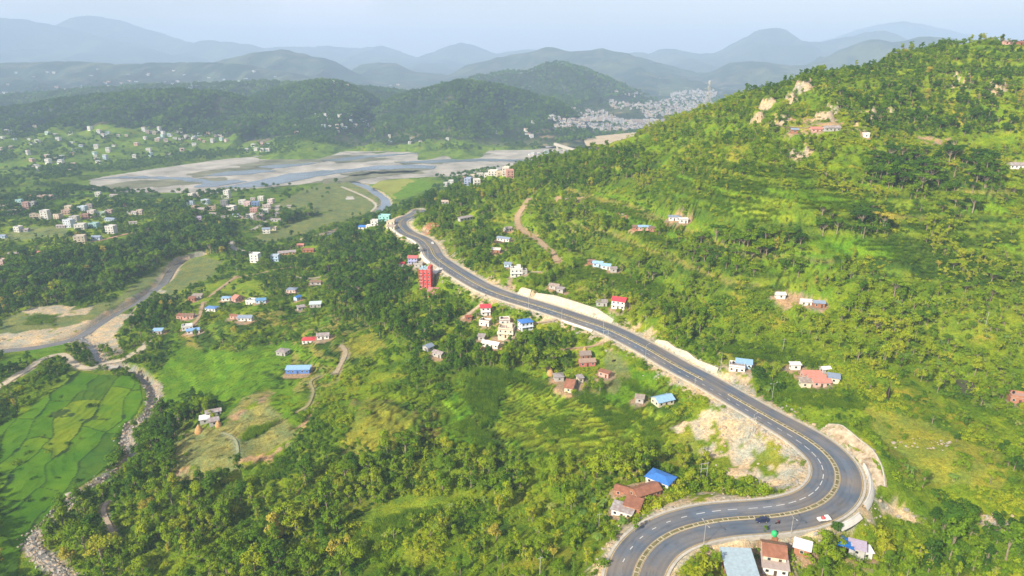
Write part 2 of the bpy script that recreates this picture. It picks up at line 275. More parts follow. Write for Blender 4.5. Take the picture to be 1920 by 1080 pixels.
def height(x, y, pads=True):
    x = np.asarray(x, float).ravel(); y = np.asarray(y, float).ravel()
    z = base_height(x, y)
    px, py = project(x, y, z)
    tm = np.zeros(len(x), bool)
    for P in TERR: tm |= inpoly(px, py, P)
    tm &= ~hidden(x, y, z)
    hs = np.where(z > -160, 2.5, 1.0); q = z / hs; k = np.floor(q); f = q - k
    zt = hs * (k + ss(.72, 1.0, f) * .9 + f * .1)
    z = np.where(tm, zt, z)
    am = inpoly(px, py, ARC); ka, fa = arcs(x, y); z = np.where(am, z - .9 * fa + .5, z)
    z = np.maximum(z, ridge_z(x, y) - (y < 1400) * 50)
    # rocky outcrops
    for (a, b, r, hgt) in CLIFFW:
        d = np.hypot(x - a, (y - b)); z = z + hgt * ss(r, r * .55, d) * (.7 + .6 * fbm(x / 5, y / 5, 77, 3))
    for P, w, zb, sf in RIVERS:
        m = (x > P[:, 0].min() - 40) & (x < P[:, 0].max() + 40) & (y > P[:, 1].min() - 40) & (y < P[:, 1].max() + 40)
        if m.any():
            D, I = linedist(x[m], y[m], P)
            ww = w * (.75 + .6 * vnoise(x[m] / 14, y[m] / 14, 5)); q = 1 - ss(ww * .7, ww + sf, D)
            z[m] = z[m] * (1 - q) + zb * q
    rb = (y > 950) & (y < 1750); 
    if rb.any():
        q = np.zeros(len(x)); q[rb] = inpoly(px[rb], py[rb], BED); ex = np.maximum(z + 213.6, 0); z = np.where(q > 0, np.where(z > -213.6, -213.6 + ex * ss(3, 22, ex), z), z)
    m = (x > -160) & (x < 230) & (y > 90) & (y < 840)
    if m.any():
        D, I = linedist(x[m], y[m], ROAD); out = 20 + 6 * vnoise(x[m] / 15, y[m] / 15, 6)
        q = 1 - ss(10.6, out, D); z[m] = z[m] * (1 - q) + (ROAD[I, 2] - .45) * q
        sd = ((x[m] - ROAD[I, 0]) * RN[I, 0] + (y[m] - ROAD[I, 1]) * RN[I, 1]) > 0; zm = z[m]
        for off_, bt_, hh_ in BANKS:
            h = hh_[I]; zw = ROAD[I, 2] - .45 + h * np.clip((D - off_ - .5) / bt_, 0, 1) - np.maximum(D - off_ - bt_ - 2.5, 0) * .45; j = sd & (h > .1) & (D > off_ + .5); zm[j] = np.maximum(zm[j], zw[j])
        z[m] = zm
    if pads:
        for (a, b, zz, r) in PADS:
            m = (abs(x - a) < r + 8) & (abs(y - b) < r + 8)
            if m.any():
                q = 1 - ss(r, r + 5, np.hypot(x[m] - a, y[m] - b)); z[m] = z[m] * (1 - q) + zz * q
        for P, w in PATHW:
            m = (x > P[:, 0].min() - 10) & (x < P[:, 0].max() + 10) & (y > P[:, 1].min() - 10) & (y < P[:, 1].max() + 10)
            if m.any():
                D, I = linedist(x[m], y[m], P); q = 1 - ss(w * .5 + 1, w * .5 + 5, D); z[m] = z[m] * (1 - q) + (P[I, 2] - .3) * q
    return z
BED = [(60,345),(150,333),(240,322),(330,310),(430,297),(520,290),(640,284),(760,284),(900,282),(1000,280),(1060,272),(1120,262),(1200,255),(1220,262),(1160,278),(1090,290),(1010,302),(960,316),(900,322),(860,330),(800,332),(740,335),(700,345),(640,338),(600,342),(520,350),(470,354),(400,362),(300,362),(200,358)]
CLIFFW = []; PATHW = []
def cast(pts, step=3.0, t0=120, t1=2600):
    pts = np.array(pts, float); a, b, c = rdir(pts[:, 0], pts[:, 1]); n = len(pts); hit = np.full(n, np.nan)
    t = t0; live = np.ones(n, bool); prev = np.full(n, t0, float)
    while t < t1 and live.any():
        i = np.where(live)[0]; x = a[i] * t; y = b[i] * t; z = c[i] * t
        h = height(x, y, False); m = z <= h
        j = i[m]; hit[j] = t; live[j] = False
        t += step + t * .004
    # refine
    lo = hit - (step + hit * .004); hi = hit.copy(); ok = ~np.isnan(hit)
    for _ in range(6):
        mid = (lo + hi) / 2; i = np.where(ok)[0]
        h = height(a[i] * mid[i], b[i] * mid[i], False); under = c[i] * mid[i] <= h
        hi[i[under]] = mid[i[under]]; lo[i[~under]] = mid[i[~under]]
    z = np.full(n, np.nan); i = np.where(ok)[0]; z[i] = height(a[i] * hi[i], b[i] * hi[i], False)
    return np.stack([a * hi, b * hi, z], 1)
# ------------------------------------------------------------------ materials
MATS = {}
def mat(name, col=(.5, .5, .5), rough=.85, spec=.2, metal=0, var=.12, scale=2.0, bump=0.0, col2=None):
    if name in MATS: return MATS[name]
    m = bpy.data.materials.new(name); m.use_nodes = True; t = m.node_tree; b = t.nodes['Principled BSDF']
    b.inputs['Roughness'].default_value = rough; b.inputs['Specular IOR Level'].default_value = spec; b.inputs['Metallic'].default_value = metal
    c = N(t, 'ShaderNodeTexCoord'); n = N(t, 'ShaderNodeTexNoise'); n.inputs['Scale'].default_value = scale; n.inputs['Detail'].default_value = 6; n.inputs['Roughness'].default_value = .65
    t.links.new(c.outputs['Object'], n.inputs[0])
    r = N(t, 'ShaderNodeValToRGB'); e = r.color_ramp.elements; e[0].position = .32; e[1].position = .7
    lo = tuple(x * (1 - var * 1.6) for x in col); hi = col2 or tuple(min(1, x * (1 + var)) for x in col)
    e[0].color = (*lo, 1); e[1].color = (*hi, 1)
    t.links.new(n.outputs[0], r.inputs[0]); t.links.new(r.outputs[0], b.inputs['Base Color'])
    if bump:
        q = N(t, 'ShaderNodeBump'); q.inputs['Strength'].default_value = bump; q.inputs['Distance'].default_value = .2
        t.links.new(n.outputs[0], q.inputs['Height']); t.links.new(q.outputs[0], b.inputs['Normal'])
    MATS[name] = m; return m
def metal_roof(name, col, rust=0.15):
    if name in MATS: return MATS[name]
    m = mat(name, col, .45, .4, 0, .1, .9); t = m.node_tree; b = t.nodes['Principled BSDF']
    c = N(t, 'ShaderNodeTexCoord'); w = N(t, 'ShaderNodeTexWave', wave_type='BANDS', bands_direction='X'); w.inputs['Scale'].default_value = 1.3
    t.links.new(c.outputs['Object'], w.inputs[0]); q = N(t, 'ShaderNodeBump'); q.inputs['Strength'].default_value = .5; q.inputs['Distance'].default_value = .05
    t.links.new(w.outputs[1], q.inputs['Height']); t.links.new(q.outputs[0], b.inputs['Normal'])
    n = N(t, 'ShaderNodeTexNoise'); n.inputs['Scale'].default_value = .6; n.inputs['Detail'].default_value = 5; t.links.new(c.outputs['Object'], n.inputs[0])
    r = N(t, 'ShaderNodeValToRGB'); r.color_ramp.elements[0].position = .62 - rust; r.color_ramp.elements[1].position = .75 - rust * .5
    mxx = N(t, 'ShaderNodeMix', data_type='RGBA'); mxx.inputs[7].default_value = (.17, .07, .035, 1); t.links.new(n.outputs[0], r.inputs[0])
    ma = N(t, 'ShaderNodeMath', operation='MULTIPLY'); ma.inputs[1].default_value = min(1, rust * 1.6); t.links.new(r.outputs[0], ma.inputs[0]); t.links.new(ma.outputs[0], mxx.inputs[0])
    old = b.inputs['Base Color'].links[0].from_socket; t.links.new(old, mxx.inputs[6]); t.links.new(mxx.outputs[2], b.inputs['Base Color']); return m
def land_material(name, s1, s2, s3, amp, bump, bdist):
    m = bpy.data.materials.new(name); m.use_nodes = True; t = m.node_tree; b = t.nodes['Principled BSDF']; l = t.links.new
    b.inputs['Roughness'].default_value = .95; b.inputs['Specular IOR Level'].default_value = .05
    a = N(t, 'ShaderNodeAttribute', attribute_name='land'); c = N(t, 'ShaderNodeTexCoord')
    ns = []
    for s in (s1, s2, s3):
        n = N(t, 'ShaderNodeTexNoise'); n.inputs['Scale'].default_value = s; n.inputs['Detail'].default_value = 4; n.inputs['Roughness'].default_value = .65
        l(c.outputs['Object'], n.inputs[0]); ns.append(n.outputs[0])
    s = N(t, 'ShaderNodeMath', operation='ADD'); l(ns[0], s.inputs[0]); l(ns[1], s.inputs[1])
    mr = N(t, 'ShaderNodeMapRange'); mr.inputs[1].default_value = .7; mr.inputs[2].default_value = 1.3; mr.inputs[3].default_value = 1 - amp; mr.inputs[4].default_value = 1 + amp; l(s.outputs[0], mr.inputs[0])
    v = N(t, 'ShaderNodeVectorMath', operation='SCALE'); l(a.outputs['Color'], v.inputs[0]); l(mr.outputs[0], v.inputs[3])
    hue = N(t, 'ShaderNodeMapRange'); hue.inputs[1].default_value = .38; hue.inputs[2].default_value = .64; l(ns[2], hue.inputs[0])
    tone = N(t, 'ShaderNodeMix', data_type='RGBA'); tone.inputs[6].default_value = (.74, .86, .95, 1); tone.inputs[7].default_value = (1.28, 1.08, .85, 1); l(hue.outputs[0], tone.inputs[0])
    mu = N(t, 'ShaderNodeVectorMath', operation='MULTIPLY'); l(v.outputs[0], mu.inputs[0]); l(tone.outputs[2], mu.inputs[1])
    l(mu.outputs[0], b.inputs['Base Color'])
    q = N(t, 'ShaderNodeBump'); q.inputs['Strength'].default_value = bump; q.inputs['Distance'].default_value = bdist; l(s.outputs[0], q.inputs['Height']); l(q.outputs[0], b.inputs['Normal'])
    return m
# ------------------------------------------------------------------ mesh helpers
def mesh_np(name, V, F, m=None, smooth_=False, attrs=None):
    me = bpy.data.meshes.new(name); V = np.asarray(V, np.float32); F = np.asarray(F, np.int32); k = F.shape[1]
    me.vertices.add(len(V)); me.vertices.foreach_set('co', V.ravel()); me.loops.add(F.size); me.loops.foreach_set('vertex_index', F.ravel())
    me.polygons.add(len(F)); me.polygons.foreach_set('loop_start', np.arange(0, F.size, k, dtype=np.int32)); me.polygons.foreach_set('loop_total', np.full(len(F), k, np.int32))
    if smooth_: me.polygons.foreach_set('use_smooth', np.ones(len(F), bool))
    me.update(calc_edges=True)
    if m: me.materials.append(m)
    for an, (ty, dom, arr) in (attrs or {}).items():
        at = me.attributes.new(an, ty, dom); at.data.foreach_set({'FLOAT_COLOR': 'color', 'FLOAT': 'value', 'FLOAT_VECTOR': 'vector', 'INT': 'value'}[ty], np.asarray(arr).ravel())
    return me
def link(name, me, parent=None, **props):
    o = bpy.data.objects.new(name, me); COL.objects.link(o)
    if parent: o.parent = parent
    for k, v in props.items(): o[k] = v
    return o
def empty(name, loc, rz=0, **props):
    o = bpy.data.objects.new(name, None); COL.objects.link(o); o.location = [float(k) for k in loc]; o.rotation_euler = (0, 0, rz); o.empty_display_size = 1
    for k, v in props.items(): o[k] = v
    return o
class MB:
    def __init__(s): s.v = []; s.f = []
    def add(s, vs, fs): n = len(s.v); s.v += [tuple(map(float, q)) for q in vs]; s.f += [tuple(i + n for i in q) for q in fs]; return s
    def box(s, x0, x1, y0, y1, z0, z1):
        return s.add([(x0,y0,z0),(x1,y0,z0),(x1,y1,z0),(x0,y1,z0),(x0,y0,z1),(x1,y0,z1),(x1,y1,z1),(x0,y1,z1)], [(0,3,2,1),(4,5,6,7),(0,1,5,4),(1,2,6,5),(2,3,7,6),(3,0,4,7)])
    def bar(s, a, b, w, h=None, n=4, w2=None):
        a = np.array(a, float); b = np.array(b, float); d = b - a; d /= np.linalg.norm(d) + 1e-9
        u = np.cross(d, (0, 0, 1) if abs(d[2]) < .95 else (1, 0, 0)); u /= np.linalg.norm(u); v = np.cross(d, u); w2 = w if w2 is None else w2
        vs = []
        for P, ww in ((a, w), (b, w2)):
            for k in range(n): an = 2 * math.pi * (k + .5) / n; vs.append(P + (u * math.cos(an) + v * math.sin(an)) * ww * .5)
        return s.add(vs, [tuple((k, (k + 1) % n, n + (k + 1) % n, n + k)) for k in range(n)] + [tuple(range(n))[::-1], tuple(range(n, 2 * n))])
    def lathe(s, prof, n=10, c=(0, 0)):
        vs = []; fs = []
        for r, z in prof:
            for k in range(n): an = 2 * math.pi * k / n; vs.append((c[0] + r * math.cos(an), c[1] + r * math.sin(an), z))
        for i in range(len(prof) - 1):
            for k in range(n): a = i * n + k; b = i * n + (k + 1) % n; fs.append((a, b, b + n, a + n))
        fs.append(tuple(range(n))[::-1]); fs.append(tuple(range((len(prof) - 1) * n, len(prof) * n))); return s.add(vs, fs)
    def mesh(s, name, m, sm=False):
        me = bpy.data.meshes.new(name); me.from_pydata(s.v, [], s.f); me.materials.append(m)
        if sm: me.polygons.foreach_set('use_smooth', np.ones(len(s.f), bool))
        return me
    def obj(s, name, m, parent=None, sm=False, **kw): return link(name, s.mesh(name, m, sm), parent, **kw)
# ------------------------------------------------------------------ buildings: where they stand
exec_houses = []
H = []   # px, py(base), width, depth, storeys, turn (deg), wall, roof kind, roof colour, label, category
def hs(*a): H.append(a)
WH = (.74, .72, .68); CR = (.66, .58, .44); GY = (.42, .41, .39); BR = (.36, .17, .10); PK = (.62, .36, .30); TL = (.30, .58, .58); LB = (.45, .60, .75); RD = (.55, .08, .06); YL = (.7, .55, .2); MG = (.5, .68, .5)
rBL = (.05, .20, .58); rLB = (.28, .47, .70); rRD = (.62, .06, .08); rRU = (.36, .16, .10); rGR = (.45, .45, .46); rSL = (.24, .30, .40); rBN = (.26, .20, .15); rPK = (.55, .22, .17); rFL = (.46, .43, .38); rWH = (.72, .72, .72)
hs(910,589,6.5,6,2,8,WH,'gable',rRD,'two-storey white house with bright red roof just below the highway bend wall')
hs(878,600,4,3.5,1,15,BR,'gable',(.3,.10,.06),'small brown hut below left of the red-roofed white house')
hs(910,609,7,5,1,-20,WH,'flat',(.40,.30,.25),'low white house with dusty flat roof under the red-roofed house')
hs(946,606,6.5,5,1,10,WH,'flat',(.34,.2,.16),'white house with flat brown roof beside the bright blue roofed house')
hs(950,630,10,7,2,-12,CR,'frame',rFL,'unfinished beige concrete house with open pillars on its roof')
hs(985,617,8,6.5,2,22,(.62,.68,.75),'hip',rBL,'pale two-storey house with bright blue hipped roof by a dug yard')
hs(938,633,3,2.6,1,0,WH,'shed',rWH,'tiny white hut left of the unfinished beige house')
hs(921,650,11,4.2,1,-24,WH,'gable',rWH,'long low white metal-roofed shed among dark trees')
hs(903,637,4,3,1,-10,GY,'shed',rGR,'small grey tin hut behind the long white shed')
hs(803,656,5,5,1,50,GY,'gable',rSL,'grey blue tin-roofed hut leaning into dark trees')
hs(823,668,7,4,1,-35,GY,'gable',rGR,'weathered grey tin-roofed farmhouse below the small grey blue hut')
hs(1100,684,9,5,1,8,(.50,.17,.15),'gable',(.34,.24,.18),'pink-red farmhouse with brown roof on a round lawn')
hs(1096,670,6,6,1,8,BR,'gable',(.27,.22,.19),'dark thatched barn behind the pink-red farmhouse')
hs(1070,728,4.5,11,1,-18,CR,'gable',rRU,'long rusty-roofed farmhouse pointing down the slope')
hs(1047,712,5,5,1,10,GY,'hip',(.33,.30,.30),'grey hipped hut between a haystack and the rusty farmhouse')
hs(1087,716,3,3,1,20,CR,'shed',rGR,'small pale hut right of the long rusty farmhouse')
hs(1133,706,6,2.4,1,-35,PK,'shed',rRU,'broken low brick shed on the grass right of the rusty farmhouse')
hs(1242,756,9.5,6.5,1,24,CR,'gable',rLB,'cream house with pale blue gable roof below the highway')
hs(1199,754,4,3,1,-15,GY,'shed',rFL,'little grey shed left of the pale blue roofed house')
hs(1238,905,10,7,1,-38,WH,'hip',rBL,'white house with vivid blue hipped roof above the highway loop')
hs(1168,927,6,4,1,-25,(.40,.18,.11),'gable',rRU,'small rust-roofed brick house left of the larger rusty one')
hs(1209,928,11,6,1,25,BR,'gable',rRU,'large rust-roofed house touching the vivid blue roofed house')
hs(1168,965,8,4.5,1,-25,WH,'shed',rGR,'grey and white tin-roofed shed beside the highway loop')
hs(1187,955,6,5,1,-25,BR,'shed',rRU,'rust-roofed lean-to joined to the grey and white tin shed')
hs(1161,577,8.5,7,2,-24,WH,'gable',rRD,'two-storey white house with red gable roof above the long cut wall')
hs(1128,573,7,3.5,1,-5,GY,'shed',rGR,'grey open-sided cattle shed left of the white house with red gable')
hs(1381,694,8,6,1,-18,WH,'flat',rGR,'white roadside house with dark windows and pale grey flat roof')
hs(1394,688,8,4,1,-18,LB,'shed',rLB,'light blue metal-roofed wing behind the white roadside house')
hs(1520,708,9,5,1,-4,(.62,.40,.34),'gable',rPK,'upper red-roofed wing of the stepped farmstead')
hs(1529,715,8,4,1,-4,(.62,.40,.34),'gable',rPK,'middle red-roofed wing of the stepped farmstead')
hs(1538,723,8,4,1,-4,(.62,.40,.34),'gable',rPK,'lowest red-roofed wing of the stepped farmstead')
hs(1562,716,5,4,1,-20,CR,'shed',rSL,'blue-grey roofed shed right of the stepped red farmstead')
hs(1546,699,4,3,1,10,GY,'gable',rWH,'small pale hut behind the stepped red farmstead')
hs(1490,692,5,2.5,1,0,WH,'shed',rWH,'low white shed left of the stepped red farmstead')
hs(1513,724,7,4,1,-4,CR,'shed',rFL,'dusty tan porch roof at the front of the stepped red farmstead')
hs(1121,499,7,4.5,1,-16,LB,'gable',rLB,'light blue roofed house on the terraced hillside')
hs(1137,504,6,4.5,1,-16,WH,'gable',rLB,'white house with blue roof just right of its pale blue twin')
hs(1108,495,5,3.5,1,0,BR,'gable',rBN,'brown hut left of the blue-roofed pair on the hillside')
hs(1150,510,4.5,3,1,-5,GY,'shed',rGR,'small grey shed right of the blue-roofed pair')
hs(968,517,9,6,2,4,(.66,.66,.62),'flat',(.6,.6,.57),'white concrete block house above the highway')
hs(982,514,5,5,1,4,GY,'flat',rGR,'low grey concrete wing right of the white block house')
hs(953,500,5.5,4,1,-14,LB,'gable',rSL,'small blue-grey roofed house behind the white block house')
hs(1040,541,7,4,1,-24,GY,'gable',rFL,'grey tin hut on the slope above the pale cut wall')
hs(1051,548,5,3,1,-30,GY,'shed',rGR,'small grey lean-to right of the grey tin hut on the slope')
hs(945,452,12,4.2,1,-28,WH,'gable',rSL,'long white house with blue-grey roof high in the woods')
hs(931,473,7,5,1,-15,BR,'gable',(.6,.55,.5),'brick house with pale patched roof below the long blue roof')
hs(952,433,6,5,1,30,GY,'gable',rGR,'grey house beside a scraped red bank above the long blue roof')
hs(873,413,16,4,1,42,GY,'shed',rGR,'long grey tin-roofed farm row on the wooded ridge')
hs(1208,431,9,6,1,-6,PK,'hip',rLB,'house with broad blue hipped roof high on the hill')
hs(1192,431,5,4,1,0,BR,'gable',rBN,'brown hut left of the broad blue hipped roof')
hs(1264,413,8,6,1,-10,WH,'hip',rSL,'white house with slate blue roof high on the hill')
hs(1281,418,6,3,1,0,WH,'shed',rWH,'low white shed right of the slate blue roofed hill house')
hs(1222,434,4,3,1,-20,BR,'shed',rBN,'small brown shed right of the broad blue hipped roof')
hs(1530,248,9,5,1,2,PK,'gable',rPK,'pink-roofed house on the track beneath the cliffs')
hs(1558,246,12,5,1,4,GY,'gable',rGR,'grey-roofed white farmhouse beneath the cliffs')
hs(1488,250,5,4,1,0,BR,'gable',rSL,'dark-roofed hut left of the pink-roofed cliff house')
hs(1621,258,5,5,1,0,WH,'flat',rWH,'small white block house below the cliffs among trees')
hs(1905,316,11,6,1,-8,WH,'gable',rGR,'white farmhouse with grey roof at the edge of the upper terraces')
hs(1888,84,7,5,1,0,PK,'gable',rFL,'pinkish house on the hilltop skyline')
hs(1914,86,6,5,1,0,BR,'gable',rRU,'brown house on the hilltop skyline by the tall tree')
hs(1462,559,5,4,1,0,WH,'gable',rWH,'white hut on the left of the bare hillside yard')
hs(1510,572,6,4,1,-10,WH,'gable',(.6,.6,.6),'pale hut in the middle of the bare hillside yard')
hs(1534,575,6,4,1,-10,BR,'gable',rSL,'blue-grey roofed hut on the right of the bare hillside yard')
hs(1908,752,8,6,1,-20,(.42,.2,.13),'flat',(.45,.3,.24),'unfinished brick house beside the pond')
hs(1384,1072,9.6,11,1,-3,BR,'shed',(.34,.44,.50),'big light blue metal-roofed brick building by the highway loop')
hs(1449,1042,7.2,8,1,-14,CR,'gable',rRU,'patched rusty and grey roofed house right of the big metal roof')
hs(1451,1068,8,6,1,-14,WH,'shed',(.40,.33,.30),'low cream front house with patched tin roof')
hs(1503,1036,5,4,1,-28,BR,'shed',rWH,'small striped white tin shed among trees')
hs(1605,1036,5,4,1,-25,GY,'shed',(.42,.36,.46),'purple-grey tin shed right of the blue tarpaulin')
hs(1620,1044,4,3,1,0,WH,'shed',rWH,'small white tin shed right of the purple-grey shed')
hs(580,642,8.5,6,1,4,WH,'hip',(.55,.06,.06),'white house with round-edged red roof in green fields')
hs(606,634,8,5,1,12,WH,'gable',rGR,'grey-roofed white house right of the red-roofed field house')
hs(531,664,7,6,1,-15,GY,'hip',rGR,'grey hipped farmhouse on the slope above the long blue shed')
hs(560,698,15,4.5,1,2,(.10,.22,.55),'shed',rLB,'long blue-walled shed with pale blue roof')
hs(548,547,8,6,1,-4,(.72,.55,.50),'hip',rSL,'pinkish white house with slate roof below the quarry clearings')
hs(558,562,5,4,1,60,LB,'gable',rBL,'small blue-roofed hut below the pinkish white house')
hs(592,575,9,5,1,8,GY,'shed',(.55,.66,.66),'pale mint tin-roofed hut in the fields')
hs(565,581,6,3.5,1,30,GY,'shed',rGR,'grey tin sheet hut left of the mint tin roof')
hs(474,569,9,7,1,-10,WH,'flat',(.55,.55,.5),'white flat-roofed house with a round court')
hs(490,567,8,5,1,10,LB,'gable',(.12,.28,.5),'blue-roofed house joined right of the white flat-roofed one')
hs(446,563,5,9,1,-28,PK,'gable',rPK,'long rust-pink roofed house by the white flat-roofed one')
hs(425,563,7,5,1,4,WH,'hip',rLB,'small white house with light blue hipped roof near the clearings')
hs(398,582,9,6,1,-8,WH,'hip',(.12,.26,.55),'white house with deep blue hipped roof beside the footpath')
hs(461,600,11,5.5,1,0,WH,'gable',rSL,'wide white house with slate blue roof in tall green crops')
hs(440,597,6,3.5,1,-10,PK,'gable',rRU,'reddish hut left of the wide slate blue roofed house')
hs(363,624,9,4.5,1,22,WH,'gable',(.2,.38,.68),'blue-roofed house at the end of the footpath')
hs(352,617,8,5,1,22,WH,'flat',rWH,'white flat-topped house behind the footpath blue roof')
hs(355,596,8,5,1,6,PK,'gable',rBN,'brownish roofed house left of the curving footpath')
hs(340,597,6,4,1,-6,PK,'shed',rRU,'rusty shed left of the brownish roofed house')
hs(371,559,8,4,1,0,GY,'shed',rFL,'grey flat shed under the white gravel clearing')
hs(361,564,6,3,1,-10,BR,'shed',rRU,'rust-red shed below the grey flat shed')
hs(593,533,10,5,1,0,GY,'gable',rBN,'brown-grey farm roof by the upper field lane')
hs(297,625,7,4,1,4,GY,'shed',rLB,'pale blue tin roof half hidden above the sandbank')
hs(480,491,9,8,3,-4,WH,'flat',rWH,'three-storey white house by the valley lane')
hs(517,489,8,6,2,0,LB,'flat',rGR,'pale blue house right of the three-storey white one')
hs(538,477,18,7,1,20,(.62,.36,.20),'gable',rGR,'long grey-roofed hall with orange end wall')
hs(564,463,7,5,1,10,PK,'gable',rPK,'small pink house above the long grey hall')
hs(579,472,12,6,1,0,(.42,.17,.10),'gable',rRU,'rust-red roofed house right of the long grey hall')
hs(500,437,9,6,2,14,WH,'gable',rSL,'blue-roofed white house below the lane village')
hs(513,431,8,6,1,0,CR,'flat',rFL,'cream house right of the blue-roofed lane house')
hs(775,494,8,6,2,-4,(.38,.40,.6),'gable',(.5,.14,.14),'lilac house with dull red roof behind the red tower')
hs(753,499,5,4,1,0,WH,'gable',rRD,'tiny white house with red roof left of the lilac house')
hs(786,500,7,5,1,-8,GY,'flat',rFL,'grey flat house right of the lilac house')
hs(693,428,7,5,1,0,WH,'flat',rWH,'small white house in the village at the highway top bend')
hs(681,429,9,6,1,-6,WH,'gable',rBL,'blue-roofed white house at the highway top bend village')
hs(722,414,12,9,2,-6,TL,'flat',(.4,.62,.6),'teal house at the highway top bend village')
hs(733,420,8,6,1,0,CR,'flat',rFL,'tan house between the teal house and the highway')
hs(703,423,8,6,2,0,WH,'flat',rGR,'two-storey white house left of the teal house')
hs(735,429,9,6,1,-20,CR,'gable',rFL,'tan roadside hut under the top bend')
hs(835,382,8,5,1,0,GY,'gable',(.5,.4,.33),'brown-grey house on the wooded ridge top')
# villages of the plain on the left
VL = [(8,392,12,8,2,CR,'tan corner'),(25,403,12,8,2,(.55,.45,.4),'dun-coloured'),(39,386,10,7,3,TL,'teal'),(50,391,9,8,3,PK,'pink'),(63,390,9,8,3,GY,'tall grey'),(54,371,14,8,1,PK,'long pink'),(80,374,12,9,2,(.62,.42,.34),'salmon'),(95,374,10,8,2,(.6,.42,.36),'dusty rose'),
 (70,409,16,9,2,(.62,.5,.36),'long tan'),(87,411,11,9,4,WH,'four-storey white'),(110,410,10,8,2,(.7,.55,.4),'orange and white'),(126,402,12,8,2,(.6,.4,.3),'brick-toned'),(141,414,12,8,2,(.5,.48,.46),'ash grey'),(161,410,10,8,2,(.5,.24,.2),'deep red'),(174,407,10,8,3,(.68,.6,.56),'off-white'),
 (131,425,13,9,3,(.6,.66,.75),'white and blue three-storey'),(152,429,13,10,2,WH,'plain white'),(178,427,12,9,2,TL,'sea-green'),(191,406,11,8,2,MG,'mint green'),(206,402,10,8,2,(.5,.36,.3),'brown'),(208,414,16,7,1,LB,'low blue'),(130,394,10,7,2,(.72,.62,.44),'cream yellow'),(156,395,12,8,2,(.5,.64,.78),'sky blue'),(168,391,9,7,2,(.5,.42,.4),'dull mauve'),
 (238,388,7,5,1,(.66,.4,.3),'tiny orange-roofed'),(250,401,16,7,1,(.7,.66,.62),'long pale'),(263,402,8,7,2,(.7,.55,.46),'peach'),(210,437,12,9,3,WH,'three-storey cream-white'),(152,456,13,10,3,(.7,.6,.44),'beige three-storey open-fronted'),(182,448,11,7,1,LB,'blue low-roofed'),(36,434,9,8,2,WH,'white with red trim'),(48,434,9,7,1,GY,'slate-roofed'),(6,446,10,6,1,LB,'blue-roofed edge'),
 (28,479,12,5,1,PK,'low brick'),(78,477,8,5,1,PK,'lone pinkish'),(6,497,9,7,2,(.62,.42,.35),'brick-pink two-storey'),(185,368,9,7,2,WH,'riverside white'),(215,369,14,7,1,GY,'riverside grey'),(250,420,10,4,1,(.66,.62,.6),'slanting white-roofed'),(116,427,12,6,1,(.42,.36,.34),'shadowy grey'),
 (360,370,9,8,2,(.72,.68,.62),'cream riverside'),(371,369,8,8,2,(.68,.58,.5),'tan riverside'),(427,371,9,9,4,WH,'four-storey white tower'),(421,371,9,6,1,WH,'low white annex'),(358,384,10,7,2,LB,'blue upper'),(386,382,12,8,2,(.5,.6,.72),'pale blue upper'),(367,394,10,8,2,(.68,.45,.35),'orange-tinted'),(378,395,12,8,1,(.66,.62,.55),'sandy'),(397,394,13,9,2,(.64,.48,.34),'tan boxy'),
 (423,387,12,9,3,(.26,.26,.28),'charcoal three-storey'),(435,394,13,9,2,WH,'white boxy'),(455,383,11,8,2,WH,'bright white'),(465,386,11,8,2,(.72,.5,.5),'pink and white'),(480,386,13,8,2,(.2,.35,.66),'royal blue roofed'),(490,376,9,8,2,(.75,.73,.65),'ivory'),(509,381,9,8,2,(.74,.6,.58),'blush'),(501,391,12,9,2,(.66,.55,.5),'dusty pink'),(478,398,12,8,2,(.6,.3,.26),'red and white'),
 (495,401,14,10,2,(.75,.74,.7),'large white'),(486,412,14,9,2,(.38,.28,.26),'brown market'),(471,410,12,8,2,(.68,.66,.64),'silver-white'),(459,409,14,7,1,(.58,.42,.32),'clay-coloured'),(443,406,9,5,1,(.6,.7,.74),'tiny pale blue'),(422,409,10,3,1,(.62,.6,.58),'tiny pale'),(374,415,10,7,2,(.44,.36,.56),'violet'),(403,404,16,5,1,(.36,.36,.35),'long dark shed-like'),(332,377,10,6,1,(.6,.5,.42),'dun riverside'),(475,375,8,5,1,(.6,.5,.46),'small dusky'),(542,389,6,4,1,(.7,.66,.6),'lonely white'),(518,415,14,5,1,(.6,.6,.58),'pale wall-like')]
for i, (a, b, w, d, n_, c, nm) in enumerate(VL):
    c = tuple(.78 * (.75 * q + .25 * sum(c) / 3) for q in c)
    big = a < 300; pl = 'left-hand valley village' if a < 300 else 'lane village beside the river bank'
    hs(a, b, w * .9, d * .85, n_, (-14, 8, -6, 16, 2)[i % 5], c, 'flat' if n_ > 1 else 'gable', tuple(min(.8, q * .8 + .1) for q in c) if n_ > 1 else ((rSL if 'blue' in nm else rPK if 'orange' in nm or 'pink' in nm else rGR)), f"{nm} {'house' if n_ < 3 else 'building'} in the {pl}")
